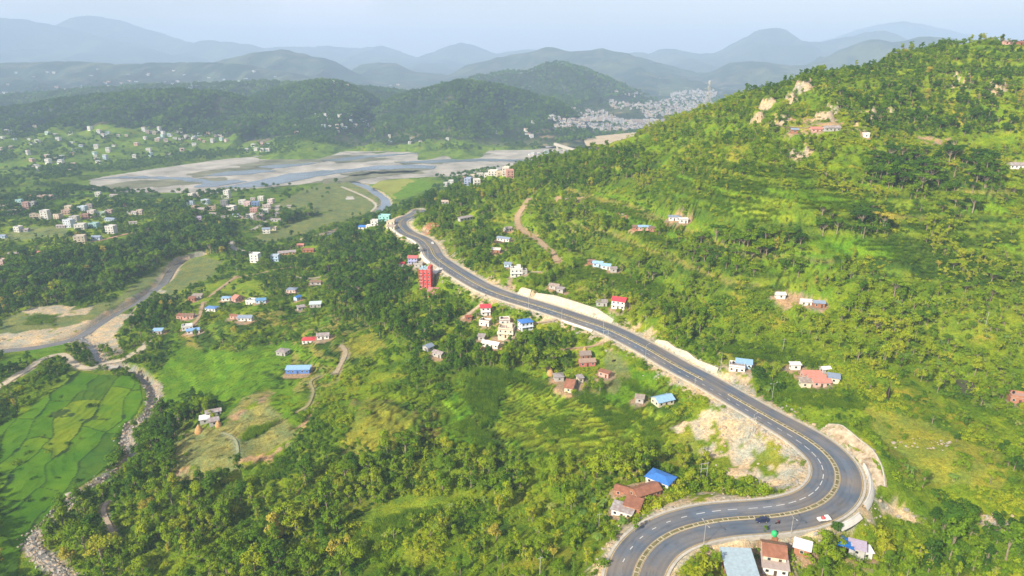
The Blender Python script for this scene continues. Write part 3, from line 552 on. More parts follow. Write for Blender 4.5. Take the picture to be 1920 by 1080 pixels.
# the riverside quarter behind the ridge
k_ = 0
for (a, b, w, c, nm) in [(886,333,14,CR,'cream'),(900,330,18,(.7,.66,.6),'wide ivory'),(914,334,13,WH,'white'),(925,328,18,WH,'long white'),(938,331,14,(.7,.6,.44),'yellowish'),(948,328,13,(.72,.68,.6),'pale'),(950,322,11,WH,'tall white'),(935,323,12,(.6,.6,.62),'grey'),(868,344,16,PK,'pink'),(878,347,13,(.35,.42,.6),'blue'),(894,345,12,WH,'small white'),(846,347,13,(.7,.7,.7),'low silver'),(836,348,11,(.6,.6,.6),'low grey'),(956,333,13,PK,'peach'),(872,337,14,(.66,.4,.28),'orange')]:
    hs(a, b + 1, w * .62, 8, 3 if w < 16 and k_ % 2 else 2, (-10, 10, 0)[k_ % 3], tuple(q * .78 for q in c), 'flat', tuple(q * .8 + .1 for q in c), f'{nm} building in the riverside quarter behind the wooded ridge'); k_ += 1
# ------------------------------------------------------------------ place them on the land
hb = cast([(h[0], h[1]) for h in H]); HB = []
for h, p in zip(H, hb):
    if np.isnan(p[0]): p = np.array(at_t(h[0], h[1], 900))
    HB.append(p); PADS.append((p[0], p[1], p[2], max(h[2], h[3]) * .55 + 1))
PONDP = cast([(1815, 728)])[0]; PADS.append((PONDP[0], PONDP[1], PONDP[2], 9))
TOWERP = cast([(800, 541)])[0]; PADS.append((*TOWERP, 7))
paths_px = [([(-30,740),(0,725),(25,708),(55,690),(80,673),(110,664),(122,666),(135,678),(150,688),(175,691),(200,687),(225,677),(250,663),(270,652),(277,640)], 4.5),
 ([(277,640),(300,655)], 2), ([(374,566),(376,580),(368,600),(360,610)], 3), ([(460,448),(440,462),(438,455),(450,440)], 1)]
# the lanes
LANES = [('dirt_road', paths_px[0][0], 5.0, SAND), ('footpath', [(381,566),(379,575),(375,590),(370,600),(362,608),(352,616),(335,620)], 2.6, SOIL),
 ('lane', [(521,385),(519,400),(516,404),(505,412),(492,420),(480,428),(473,430)], 6, (.36,.33,.29)), ('lane', [(441,450),(434,453),(433,460),(440,466),(452,470),(470,473),(476,474)], 5.5, (.42,.38,.32)),
 ('lane', [(0,388),(30,392),(60,397),(95,402)], 5, (.5,.42,.36)), ('dirt_road', [(140,458),(165,454),(190,450),(215,444),(240,438),(262,435)], 4, (.5,.3,.2)), ('footpath', [(40,485),(70,477),(100,470),(140,460)], 2.5, SOIL),
 ('dirt_road', [(446,516),(430,528),(425,532),(410,542),(395,555)], 3, SOIL), ('footpath', [(445,520),(480,514),(520,505),(560,500)], 2, SOIL), ('dirt_road', [(530,515),(570,522),(600,520),(640,510),(680,505)], 4, (.36,.33,.22)),
 ('dirt_road', [(992,372),(985,385),(972,402),(970,416),(980,432),(998,442),(1012,452),(1020,460),(1035,472),(1045,490)], 5, SOIL), ('dirt_road', [(958,520),(975,512),(995,510),(1015,510)], 3, (.5,.42,.3)),
 ('footpath', [(866,598),(880,588),(895,577),(905,568)], 3, (.45,.35,.24)), ('footpath', [(1005,605),(1025,603),(1045,598),(1056,592)], 3, (.45,.36,.24)), ('footpath', [(560,770),(575,765),(583,750),(588,730),(580,715),(600,705)], 1.5, (.3,.28,.14)),
 ('footpath', [(200,942),(192,955),(205,985),(212,1000),(222,1015)], 2, (.4,.32,.24)), ('footpath', [(418,812),(435,818),(444,830),(446,850)], 1.2, (.32,.34,.2)), ('dirt_road', [(630,700),(640,680),(650,660),(640,648)], 3, (.36,.3,.2)),
 ('dirt_road', [(1450,232),(1480,238),(1530,240),(1580,242),(1620,245)], 4, (.45,.36,.24)), ('footpath', [(500,310),(540,316),(600,318),(640,316)], 2, SAND),
 ('footpath', [(640,350),(660,358),(690,372),(705,385),(695,398)], 3, (.5,.45,.36)), ('lane', [(1052,655),(1120,648),(1130,640)], 2, SOIL)]
LANEW = []
for nm, P, w, c in LANES:
    q = cast(P); q = q[~np.isnan(q[:, 0])]
    if len(q) < 2: continue
    if nm == 'dirt_road' and w == 5.0 and P[0][0] < 0: q[:, 2] = np.maximum(q[:, 2], -211.5)
    C = smooth(catmull(q, 2.0), 6); LANEW.append((nm, C, w, c)); PATHW.append((C, w))
CL = [(1505,158,9,9),(1482,180,5,7),(1437,190,7,8),(1418,215,6,7),(1545,215,9,7),(1560,200,6,6),(1622,207,10,6),(1665,208,6,7),(1802,145,9,7),(1870,152,8,5),(1500,280,8,4),(1615,228,5,5),(1465,215,8,4)]
cw = cast([(a, b + 8) for a, b, r, g in CL])
CLIFFW[:] = [(p[0], p[1], r, g) for p, (a, b, r, g) in zip(cw, CL) if not np.isnan(p[0])]
# ------------------------------------------------------------------ ground cover colours
def terrace_crop(x, y, z):
    hs = np.where(z > -160, 2.5, 1.0); ki = np.floor((z + .3) / hs).astype(int); run = np.floor((x * .6 + y * .25) / 34 + ki * .37).astype(int); r = _h(ki, run, 5)
    return ki, run, np.select([r < .34, r < .55, r < .8, r < .9], [0, 1, 2, 3], 4)
def cover(x, y, z):
    n = len(x); px, py = project(x, y, z); wx, wy = px_warp(x, y, px, py)
    a = fbm(x / 26, y / 26, 51, 4); b = fbm(x / 7, y / 7, 52, 3); warm = ss(-300, 250, x) * ss(1100, 500, y)
    dark = np.array([.06, .125, .010]); lite = np.array([.17, .265, .012]); yel = np.array([.31, .30, .03])
    k = ss(.24, .60, a * .6 + b * .4 + .10 * warm - .02)[:, None]
    c = dark * (1 - k) + lite * k; kk = (ss(.58, .8, fbm(x / 17, y / 17, 60, 4)) * (.35 + .5 * warm))[:, None]; c = c * (1 - kk) + yel * kk
    bare = np.zeros(n)
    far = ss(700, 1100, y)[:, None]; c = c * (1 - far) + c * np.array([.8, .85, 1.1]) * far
    # terraces carry strips of crops
    tm = np.zeros(n, bool)
    for P in TERR: tm |= inpoly(wx, wy, P)
    hs = np.where(z > -160, 2.5, 1.0); ki = np.floor((z + .3) / hs).astype(int); run = np.floor((x * .6 + y * .25) / 34 + ki * .37).astype(int)
    r = _h(ki, run, 5); crop = np.select([r < .34, r < .55, r < .8, r < .9], [0, 1, 2, 3], 4)
    CT = np.array([(.035, .085, .015), RICE, (.17, .25, .02), (.28, .26, .07), (.09, .16, .015)])[crop]
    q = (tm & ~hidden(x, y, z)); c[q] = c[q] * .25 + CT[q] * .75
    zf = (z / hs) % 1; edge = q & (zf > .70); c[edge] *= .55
    hid = hidden(x, y, z)
    for col, br, P in COV:
        m = inpoly(wx, wy, P) & ~hid; c[m] = np.array(col) * (.86 + .28 * a[m][:, None]); bare[m] = br
        if br > .3:
            gr = m & (fbm(x / 6, y / 6, 71, 4) > .58 + .16 * (br > .9)); c[gr] = np.array(GRS) * .9; bare[gr] = .2
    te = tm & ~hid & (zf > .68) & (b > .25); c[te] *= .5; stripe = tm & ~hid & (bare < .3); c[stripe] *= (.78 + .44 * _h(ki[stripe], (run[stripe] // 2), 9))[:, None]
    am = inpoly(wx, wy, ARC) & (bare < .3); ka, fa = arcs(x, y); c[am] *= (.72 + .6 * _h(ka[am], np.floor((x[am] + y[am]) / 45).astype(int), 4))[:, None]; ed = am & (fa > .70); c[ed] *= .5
    # rocky faces where the land is steep and scraped
    for (u, v, r_, g) in CLIFFW:
        d = np.hypot(x - u, y - v); m = (d < r_ * 1.12) & (d > r_ * .5) & (y < v + 2) & (b < .66); c[m] = (.50, .40, .29); bare[m] = 1
    m = (x > -160) & (x < 230) & (y > 90) & (y < 840)
    D = np.full(n, 999.); D[m], I = linedist(x[m], y[m], ROAD)
    e = (D < 10.3 + 4.0 * fbm(x / 8, y / 8, 91, 3) + 1.5 * ((fbm(x / 22, y / 22, 93, 2)) > .5)); c[e] = np.array([.58, .50, .36]) * (.8 + .4 * b[e][:, None]); bare[e] = 1
    e2 = (D < 17) & (D > 10) & (fbm(x / 6, y / 6, 92, 4) > .64); c[e2] = (.48, .40, .27); bare[e2] = 1
    for nm, C, w, cc in LANEW:
        m = (x > C[:, 0].min() - 8) & (x < C[:, 0].max() + 8) & (y > C[:, 1].min() - 8) & (y < C[:, 1].max() + 8)
        if m.any():
            d, _ = linedist(x[m], y[m], C); j = np.where(m)[0][d < w * .5 + .8]; c[j] = cc; bare[j] = 1
    for P, w, zb, sf in RIVERS:
        m = (x > P[:, 0].min() - 20) & (x < P[:, 0].max() + 20) & (y > P[:, 1].min() - 20) & (y < P[:, 1].max() + 20)
        if m.any():
            d, _ = linedist(x[m], y[m], P); j = np.where(m)[0][d < w + sf * (.2 + 1.1 * b[m])]; c[j] = np.array([.36, .32, .26]) if P is STREAM or P is SIDE else np.array([.40, .34, .25]); bare[j] = 1
    for (u, v, zz, r_), h in zip(PADS[:len(H)], H):
        if v < 620:
            m = (abs(x - u) < 9) & (abs(y - v) < 9); d = np.hypot(x - u, y - v); m &= (d < r_ + .5 + 2.5 * b) & (_h(int(u), int(v), 3) > .25); c[m] = np.array([.40, .29, .19]); bare[m] = .9
    return c, bare
LANDMAT = land_material('meadow_ground', .7, 2.2, .10, .50, 1.0, .7)
def grid_mesh(name, xs, ys, m, hf, cf):
    X, Y = np.meshgrid(xs, ys); x = X.ravel(); y = Y.ravel(); z = hf(x, y); c, br = cf(x, y, z)
    nx, ny = len(xs), len(ys); i = np.arange(nx * ny).reshape(ny, nx)
    F = np.stack([i[:-1, :-1].ravel(), i[:-1, 1:].ravel(), i[1:, 1:].ravel(), i[1:, :-1].ravel()], 1)
    me = mesh_np(name, np.stack([x, y, z], 1), F, m, True, {'land': ('FLOAT_COLOR', 'POINT', np.c_[c, br].astype(np.float32))})
    GRIDS[name] = (xs, ys, z.reshape(ny, nx)); return link(name, me, None, kind='structure')
GRIDS = {}
def lookup(name, x, y, fallback=-213.0):
    xs, ys, Z = GRIDS[name]; x = np.asarray(x, float).ravel(); y = np.asarray(y, float).ravel(); i = np.clip(np.searchsorted(xs, x) - 1, 0, len(xs) - 2); j = np.clip(np.searchsorted(ys, y) - 1, 0, len(ys) - 2)
    u = np.clip((x - xs[i]) / (xs[i + 1] - xs[i]), 0, 1); v = np.clip((y - ys[j]) / (ys[j + 1] - ys[j]), 0, 1)
    return (Z[j, i] * (1 - u) + Z[j, i + 1] * u) * (1 - v) + (Z[j + 1, i] * (1 - u) + Z[j + 1, i + 1] * u) * v
def axis(parts):
    out = [parts[0][0]]
    for a, b, s0, s1 in parts:
        x = a; n = 0
        while x < b - 1e-6:
            s = s0 + (s1 - s0) * (x - a) / (b - a); x += s; out.append(min(x, b))
    return np.unique(np.round(out, 3))
XS = axis([(-1520, -430, 13, 2.2), (-430, 420, 1.9, 1.9), (420, 620, 2.2, 5), (620, 1150, 6, 14)])
YS = axis([(40, 150, 5, 2), (150, 560, 1.8, 1.8), (560, 820, 1.9, 3), (820, 1740, 3.5, 9)])
grid_mesh('terrain', XS, YS, LANDMAT, height, cover)
exact_height = height
def height(x, y, pads=True): return lookup('terrain', x, y)
def far_cover(x, y, z):
    a = fbm(x / 260, y / 420, 61, 5); b = fbm(x / 60, y / 90, 62, 4); rise = ss(-208, -150, z)
    forest = np.array([.024, .045, .027]); field = np.array([.085, .115, .055]); k = (ss(.42, .62, a * .5 + b * .5) * (1 - .75 * rise * ss(4200, 3800, y) - .3 * rise))[:, None]
    c = forest * (1 - k) + field * k; pale = (ss(.66, .74, fbm(x / 45, y / 60, 66, 4)) * (1 - rise * .7))[:, None]; c = c * (1 - pale * .6) + np.array([.34, .28, .20]) * pale * .6
    return c, np.zeros(len(x))
def fh(x, y): return ridge_z(x, y) + (fbm(x / 120, y / 150, 15, 4) - .5) * 9 * ss(1740, 1950, y)
FARMAT = land_material('valley_woodland_ground', .012, .05, .002, .35, .6, 9)
grid_mesh('distant_hills', axis([(-3400, -1400, 24, 13), (-1400, 1400, 13, 13), (1400, 3400, 13, 24)]), axis([(1725, 2600, 11, 12), (2600, 5100, 14, 30)]), FARMAT, fh, far_cover)
exact_fh = fh
grid_mesh('mountains', np.linspace(-16500, 16500, 620), axis([(5070, 9000, 45, 60), (9000, 16500, 70, 130)]), land_material('mountain_ground', .003, .012, .0006, .2, .5, 40), fh, far_cover)
def fh(x, y): return lookup('distant_hills', x, y)
# land outside the frame, so the ground goes on to the sides
def side_h(x, y): return np.where((x > -1500) & (x < 1130), -260., -214.) + (fbm(x / 200, y / 200, 4, 3) - .5) * 10
grid_mesh('outlying_ground', axis([(-9000, -1500, 260, 60), (-1500, 1100, 200, 200), (1100, 9000, 60, 260)]), axis([(-4000, 1760, 120, 60)]), FARMAT, side_h, far_cover)
# ------------------------------------------------------------------ haze
hz = MB().box(-17500, 17500, -4100, 16800, -262, 560)
hm = bpy.data.materials.new('haze_air'); hm.use_nodes = True; ht = hm.node_tree; ht.nodes.clear()
ho = N(ht, 'ShaderNodeOutputMaterial'); hv = N(ht, 'ShaderNodeVolumePrincipled'); hv.inputs['Color'].default_value = (.55, .73, 1, 1); hv.inputs['Density'].default_value = 1.55e-4; hv.inputs['Anisotropy'].default_value = 0
ht.links.new(hv.outputs[0], ho.inputs['Volume'])
hz.obj('haze', hm, None, kind='stuff')
# ------------------------------------------------------------------ river bed, water
def sheet(name, poly, z, m, sub=26, jit=1.0, kind='structure', parent=None, lift=0):
    P = np.array(poly, float); Q = []
    for i in range(len(P)):
        a, b = P[i], P[(i + 1) % len(P)]; n = max(1, int(np.linalg.norm(b - a) / 5))
        for k in range(n):
            q = a + (b - a) * k / n; Q.append(q)
    Q = np.array(Q); w = np.stack([np.asarray(k) for k in at_z(Q[:, 0], Q[:, 1], z)], 1)
    w[:, 0] += (fbm(w[:, 0] / 18, w[:, 1] / 18, 3, 3) - .5) * 14 * jit; w[:, 1] += (fbm(w[:, 0] / 18, w[:, 1] / 30, 4, 3) - .5) * 24 * jit
    me = bpy.data.meshes.new(name); me.from_pydata([tuple(k) for k in w], [], [tuple(range(len(w)))]); me.materials.append(m)
    return link(name, me, parent, kind=kind)
WATER = mat('river_water', (.16, .20, .24), .22, .5, 0, .15, .02)
GRAV = mat('river_gravel', (.36, .345, .30), .95, .1, 0, .28, .02, .3, (.50, .47, .41)); GRASSB = mat('bar_grass', (.18, .20, .11), .95, .05, 0, .35, .02, .3, (.25, .25, .17))
sheet('riverbed_gravel', BED, -213.2, GRAV)
BARS = [[(170,352),(240,338),(330,335),(420,333),(440,338),(300,350),(200,356)],[(345,328),(400,318),(470,312),(520,312),(500,320),(440,325),(370,332)],[(430,310),(520,302),(600,292),(690,290),(650,298),(560,308),(470,314)],[(600,302),(690,294),(740,298),(640,306)],[(780,290),(860,286),(930,288),(900,292),(800,294)],
 [(720,318),(790,315),(810,318),(770,322),(660,330),(640,326)],[(560,350),(620,335),(700,322),(780,320),(800,325),(720,330),(660,340),(600,345)],[(740,302),(800,303),(840,306),(760,308)],[(480,302),(540,294),(560,296),(500,306)]]
for i, b in enumerate(BARS): sheet('gravel_bar_grass', b, -212.9, GRASSB, jit=1.7)
CH = [[(470,352),(400,352),(440,347),(480,338),(540,326),(600,320),(640,318),(700,311),(770,308),(820,311),(812,316),(760,316),(700,318),(640,324),(590,332),(540,342)],
 [(170,337),(240,330),(300,331),(360,333),(400,340),(440,336),(460,341),(400,350),(360,352),(380,342),(340,338),(280,334),(220,334)],[(740,304),(800,300),(900,297),(990,300),(1010,302),(960,303),(880,302),(800,306)],
 [(380,330),(420,322),(480,318),(520,320),(470,326),(420,329)],[(600,300),(680,292),(760,287),(820,286),(760,289),(690,296),(630,303)],[(480,312),(530,308),(600,305),(560,311),(510,316)]]
for c in CH: sheet('river_channel', c, -212.6, WATER)
def ribbon(name, C, w, z, m, kind='structure', parent=None, zoff=0.0):
    t = np.gradient(C[:, :2], axis=0); t /= np.linalg.norm(t, axis=1)[:, None] + 1e-9; n = np.stack([-t[:, 1], t[:, 0]], 1); V = []
    ww = w * (1 + .25 * (fbm(C[:, 0] / 9, C[:, 1] / 9, 8, 2) - .5)) / 2
    for s in (-1, 1): V.append(np.c_[C[:, :2] + n * (s * ww)[:, None], (C[:, 2] if z is None else np.full(len(C), z)) + zoff])
    V = np.concatenate(V); k = len(C); i = np.arange(k - 1); F = np.stack([i, i + 1, i + 1 + k, i + k], 1)
    return link(name, mesh_np(name, V, F, m), parent, **({'kind': kind} if kind else {}))
DARKW = mat('stream_water', (.15, .145, .13), .25, .5, 0, .2, .1)
ribbon('river', RIV, 8, -214.6, DARKW); ribbon('river', RIV2, 18, -214.4, WATER); ribbon('stream', SIDE, 4, -214.45, DARKW); ribbon('stream', STREAM, 3.2, -214.5, DARKW)
LM = {}
for nm, C, w, c in LANEW:
    key = tuple(c)
    if key not in LM: LM[key] = mat(f'packed_earth_{len(LM)}', c, .95, .05, 0, .14, .5, .4)
    ribbon(nm, C, w, None, LM[key], zoff=.12 - .0)
# ------------------------------------------------------------------ the highway
px_, py_ = project(ROAD[:, 0], ROAD[:, 1], ROAD[:, 2]); RS = np.r_[0, np.cumsum(np.linalg.norm(np.diff(ROAD, axis=0), axis=1))]
hair = ss(765, 850, py_) ; WL = 7.8 + 2.2 * hair * ss(-1, 1, 1) ; WR = 7.9 + 1.5 * hair
def side(d): return np.c_[ROAD[:, :2] + RN * np.asarray(d)[:, None] if np.ndim(d) else ROAD[:, :2] + RN * d, ROAD[:, 2]]
# offset sign: + is to the left of travel towards the camera = right in the picture on the straight
def strip(name, d0, d1, m, z0=0.0, z1=None, sel=None, parent=None, kind='structure', tag=None):
    A = side(d0 if np.ndim(d0) else np.full(len(ROAD), d0)); B = side(d1 if np.ndim(d1) else np.full(len(ROAD), d1)); A[:, 2] += z0; B[:, 2] += z0 if z1 is None else z1
    k = len(ROAD); i = np.arange(k - 1) if sel is None else np.where(sel[:-1] & sel[1:])[0]
    F = np.stack([i, i + 1, i + 1 + k, i + k], 1); o = link(name, mesh_np(name, np.r_[A, B], F, m), parent)
    if kind: o['kind'] = kind
    return o
ASPH = mat('asphalt', (.092, .094, .105), .7, .3, 0, .16, .09, .05, (.145, .145, .155))
CONC = mat('kerb_concrete', (.46, .43, .37), .9, .2, 0, .15, .6); YEL = mat('yellow_paint', (.50, .37, .16), .7, .3, 0, .2, 1.0); WPT = mat('white_paint', (.62, .62, .60), .7, .3, 0, .12, 1.0)
KERB = mat('pale_kerb', (.47, .42, .30), .85, .2, 0, .2, .7); SOILM = mat('median_soil', (.19, .17, .08), .95, .05, 0, .35, .5, .4)
gap = (px_ > 1322) & (px_ < 1364) & (py_ > 705) & (py_ < 745)
NL = 41; LT = np.linspace(-1, 1, NL); RV = []; RC = []
for q in LT:
    d = np.where(q > 0, q * WR, q * WL); RV.append(side(d)); lane = d + WL * .53 * (d < 0) - WR * .5 * (d >= 0); half = np.where(d < 0, WL, WR) * .27
    tr = np.exp(-((abs(abs(lane) - half) - .95) / .38)**2) + np.exp(-((abs(abs(lane) - half) + .0) / 3)**2) * .2; dust = ss(.90, 1.0, abs(q) + .05 * (fbm(ROAD[:, 0] / 5, ROAD[:, 1] / 5, 7, 3) - .3)) + .6 * ss(1.7, .7, abs(d))
    n1 = fbm(RS / 14 + 3 * q, RS * 0 + q * 6, 17, 4); n2 = fbm(RS / 60, RS * 0 + np.round(q * 2), 19, 3); g = .165 - .026 * tr * (.5 + n2) + .05 * (n1 - .5) + .03 * (n2 > .6)
    g = np.where((fbm(RS / 3.0, RS * 0 + q * 9, 23, 2) > .76), g * .78, g); c = np.stack([g * .93, g * 1.0, g * 1.17], 1); dd = np.clip(dust, 0, 1)[:, None] * .55; RC.append(np.c_[c * (1 - dd) + np.array([.30, .26, .19]) * dd, np.zeros(len(g))])
nr = len(ROAD); ii = np.arange(nr * NL).reshape(NL, nr); RF = np.stack([ii[:-1, :-1].ravel(), ii[1:, :-1].ravel(), ii[1:, 1:].ravel(), ii[:-1, 1:].ravel()], 1)
link('road', mesh_np('road', np.concatenate(RV), RF, land_material('asphalt', 1.5, 7, .05, .10, .12, .02), False, {'land': ('FLOAT_COLOR', 'POINT', np.concatenate(RC).astype(np.float32))}), None, kind='structure')
strip('road_edge_line', WR - .5, WR - .30, YEL, .006, tag=1); strip('road_edge_line', -(WL - .30), -(WL - .50), YEL, .006)
strip('road_shoulder', WR + 1.0, WR + .02, CONC, .03); strip('road_shoulder', -(WL + .02), -(WL + 1.0), CONC, .03)
strip('road_bank', WR + 1.0, WR + 1.01, CONC, -1.5, .03); strip('road_bank', -(WL + 1.0), -(WL + 1.01), CONC, .03, -1.5)
# median: kerbs all along, planter cells with cross pieces
strip('median_line', .93, 1.07, YEL, .006, sel=~gap); strip('median_line', -1.07, -.93, YEL, .006, sel=~gap)
med = empty('road_median', ROAD[10], 0, label='raised road median with pale kerbs and a row of planted soil cells', category='road median')
med.location = (0, 0, 0)
for s in (-1, 1):
    strip('kerb', .74 * s + .0, .58 * s, KERB, .14, sel=~gap, parent=med, kind=None); strip('kerb', .80 * s, .74 * s, KERB, 0, .14, sel=~gap, parent=med, kind=None)
strip('soil_bed', -.58, .58, SOILM, .07, sel=~gap, parent=med, kind=None)
cross = MB().box(-.17, .17, -.6, .6, .0, .15).mesh('cross_kerb', KERB)
for s in np.arange(4, RS[-1], 3.1 if True else 0):
    i = int(np.searchsorted(RS, s));
    if i >= len(ROAD) or gap[i]: continue
    if py_[i] < 560: continue
    o = link('cross_kerb', cross, med); o.location = ROAD[i]; o.rotation_euler[2] = math.atan2(RTAN[i, 1], RTAN[i, 0])
# dashes in the lane nearer the valley
dash = MB().add([(-1.5, -.09, 0), (1.5, -.09, 0), (1.5, .09, 0), (-1.5, .09, 0)], [(0, 1, 2, 3)]).mesh('lane_dash', WPT)
marks = []
V = []; F = []
for s in np.arange(3, RS[-1], 6.2):
    i = int(np.searchsorted(RS, s))
    if i >= len(ROAD) - 1: break
    d = -(WL[i] * .53); ln = 1.05 + .75 * hair[i]; wd = .11 + .03 * hair[i]; c = ROAD[i, :2] + RN[i] * d; t = RTAN[i]; n = RN[i]; z = ROAD[i, 2] + .006; k = len(V)
    for a, b in ((-ln, -wd), (ln, -wd), (ln, wd), (-ln, wd)): V.append((*(c + t * a + n * b), z))
    F.append((k, k + 1, k + 2, k + 3))
me = bpy.data.meshes.new('lane_markings'); me.from_pydata([tuple(map(float, v)) for v in V], [], F); me.materials.append(WPT); link('lane_markings', me, None, kind='structure')
# retaining walls: (label, first px, last px, side, foot offset, height, batter)
STONE = mat('masonry', (.60, .53, .38), .9, .1, 0, .16, .45, .6); WHC = mat('white_concrete', (.58, .56, .51), .85, .2, 0, .08, .5)
def nearest(px, py): return int(((px_ - px)**2 + (py_ - py)**2).argmin())
def wall(name, a, b, off, h0, hp, batter, m, label, cat, cap=None, drop=False, rough=0):
    i0, i1 = sorted((nearest(*a), nearest(*b))); n = i1 - i0 + 1; t = np.linspace(0, 1, n); hh = h0 * np.interp(t, [p[0] for p in hp], [p[1] for p in hp])
    sg = 1 if off > 0 else -1; base = ROAD[i0:i1 + 1]; nn = RN[i0:i1 + 1]; root = empty(name, base[n // 2], 0, label=label, category=cat); root.location = (0, 0, 0)
    z0 = -h0 if drop else 0; zt = np.full(n, .05) if drop else hh; zb = -hh if drop else np.full(n, -.4)
    prof = [(off + (sg * batter if drop else 0), zb), (off + (0 if drop else sg * batter), zt), (off + (0 if drop else sg * batter) + sg * .8, zt), (off + sg * (2 + batter), zb - .5)]
    if not drop and batter > 1:
        q = base[:, :2] + nn * (off + sg * batter); zt = np.maximum(hh, .3); prof[1] = (prof[1][0], zt); prof[2] = (prof[2][0], zt)
    rows = [prof[0]] + [(prof[0][0] * (1 - u) + prof[1][0] * u + (fbm(base[:, 0] / 4, base[:, 1] / 4 + 5 * u, 3, 3) - .5) * rough, prof[0][1] * (1 - u) + prof[1][1] * u + (fbm(base[:, 0] / 3, base[:, 1] / 3 + 7 * u, 4, 3) - .5) * rough * .6) for u in (.2, .4, .6, .8)] + prof[1:] if rough else prof
    Vv = np.concatenate([np.c_[base[:, :2] + nn * (o_ if np.ndim(o_) == 0 else np.asarray(o_)[:, None]), base[:, 2] + z_] for o_, z_ in rows]); i = np.arange(n - 1); Fr = np.concatenate([np.stack([k * n + i, k * n + i + 1, (k + 1) * n + i + 1, (k + 1) * n + i], 1) for k in range(len(rows) - 1)]); Fc = np.concatenate([np.stack([k * n + i, k * n + i + 1, (k + 1) * n + i + 1, (k + 1) * n + i], 1) for k in range(3)])
    link('wall_face', mesh_np('wall_face', Vv, Fr, m), root)
    if cap is not None:
        q = off + (0 if drop else sg * batter); P4 = [(q - sg * .1, zt + .0), (q - sg * .1, zt + cap), (q + sg * .5, zt + cap), (q + sg * .5, zt + .0)]
        Vv = np.concatenate([np.c_[base[:, :2] + nn * o_, base[:, 2] + z_] for o_, z_ in P4]); link('coping', mesh_np('coping', Vv, Fc, WHC if m is WHC else CONC), root)
    return root
wall('retaining_wall', (952,548), (975,555), 10.2, 4.5, [(0,.5),(.2,1),(1,1)], 2.2, STONE, 'short pale stone wall next to the dirt ramp above the highway', 'retaining wall')
wall('retaining_wall', (985,560), (1130,606), 10.2, 5.0, [(0,.6),(.25,1),(.8,1),(1,.2)], 2.6, STONE, 'long pale cut-stone wall above the highway below the red-roofed white house', 'retaining wall', .15)
wall('retaining_wall', (1208,640), (1320,700), 10.6, 3.4, [(0,.3),(.15,.9),(.3,.5),(.5,1),(.65,.5),(1,.9)], 1.6, STONE, 'ragged pale stone wall on the uphill side of the straight highway', 'retaining wall', None, False, 1.0)
wall('retaining_wall', (1503,812), (1576,893), 11.5, 4.6, [(0,.3),(.15,1),(.4,.8),(.6,1),(.8,.7),(1,.05)], 5.2, mat('cut_slope', (.46, .31, .17), .95, .1, 0, .35, .28, 1.0, (.62, .54, .40)), 'high crumbling tan cut slope with a pale rim outside the highway bend', 'retaining wall', .22, False, 3.2)
wall('retaining_wall', (850,508), (930,552), -9.2, 8.0, [(0,.7),(.2,1),(.8,.8),(1,.4)], 1.5, mat('drop_wall', (.42, .38, .29), .9, .1, 0, .15, .4, .6), 'tall tan wall carrying the highway beside the red tower', 'retaining wall', .6, True)
wall('retaining_wall', (1070,596), (1132,616), -9.2, 2.5, [(0,.6),(.3,1),(1,.7)], .6, WHC, 'white concrete wall on the downhill side of the middle highway', 'retaining wall', .5, True)
wall('roadside_drain', (1570,868), (1560,930), 11.2, 1.2, [(0,1),(1,1)], .3, WHC, 'white concrete drain wall hugging the outer highway bend', 'drain wall', .3)
wall('roadside_drain', (1552,938), (1520,955), 11.6, .5, [(0,.6),(1,1)], .3, WHC, 'white concrete apron on the outside of the lower bend', 'drain apron', .4)
wall('parapet', (751,428), (826,492), -9.2, 1.0, [(0,1),(1,1)], .2, WHC, 'white roadside parapet on the valley side of the far bend', 'parapet', .4, True)
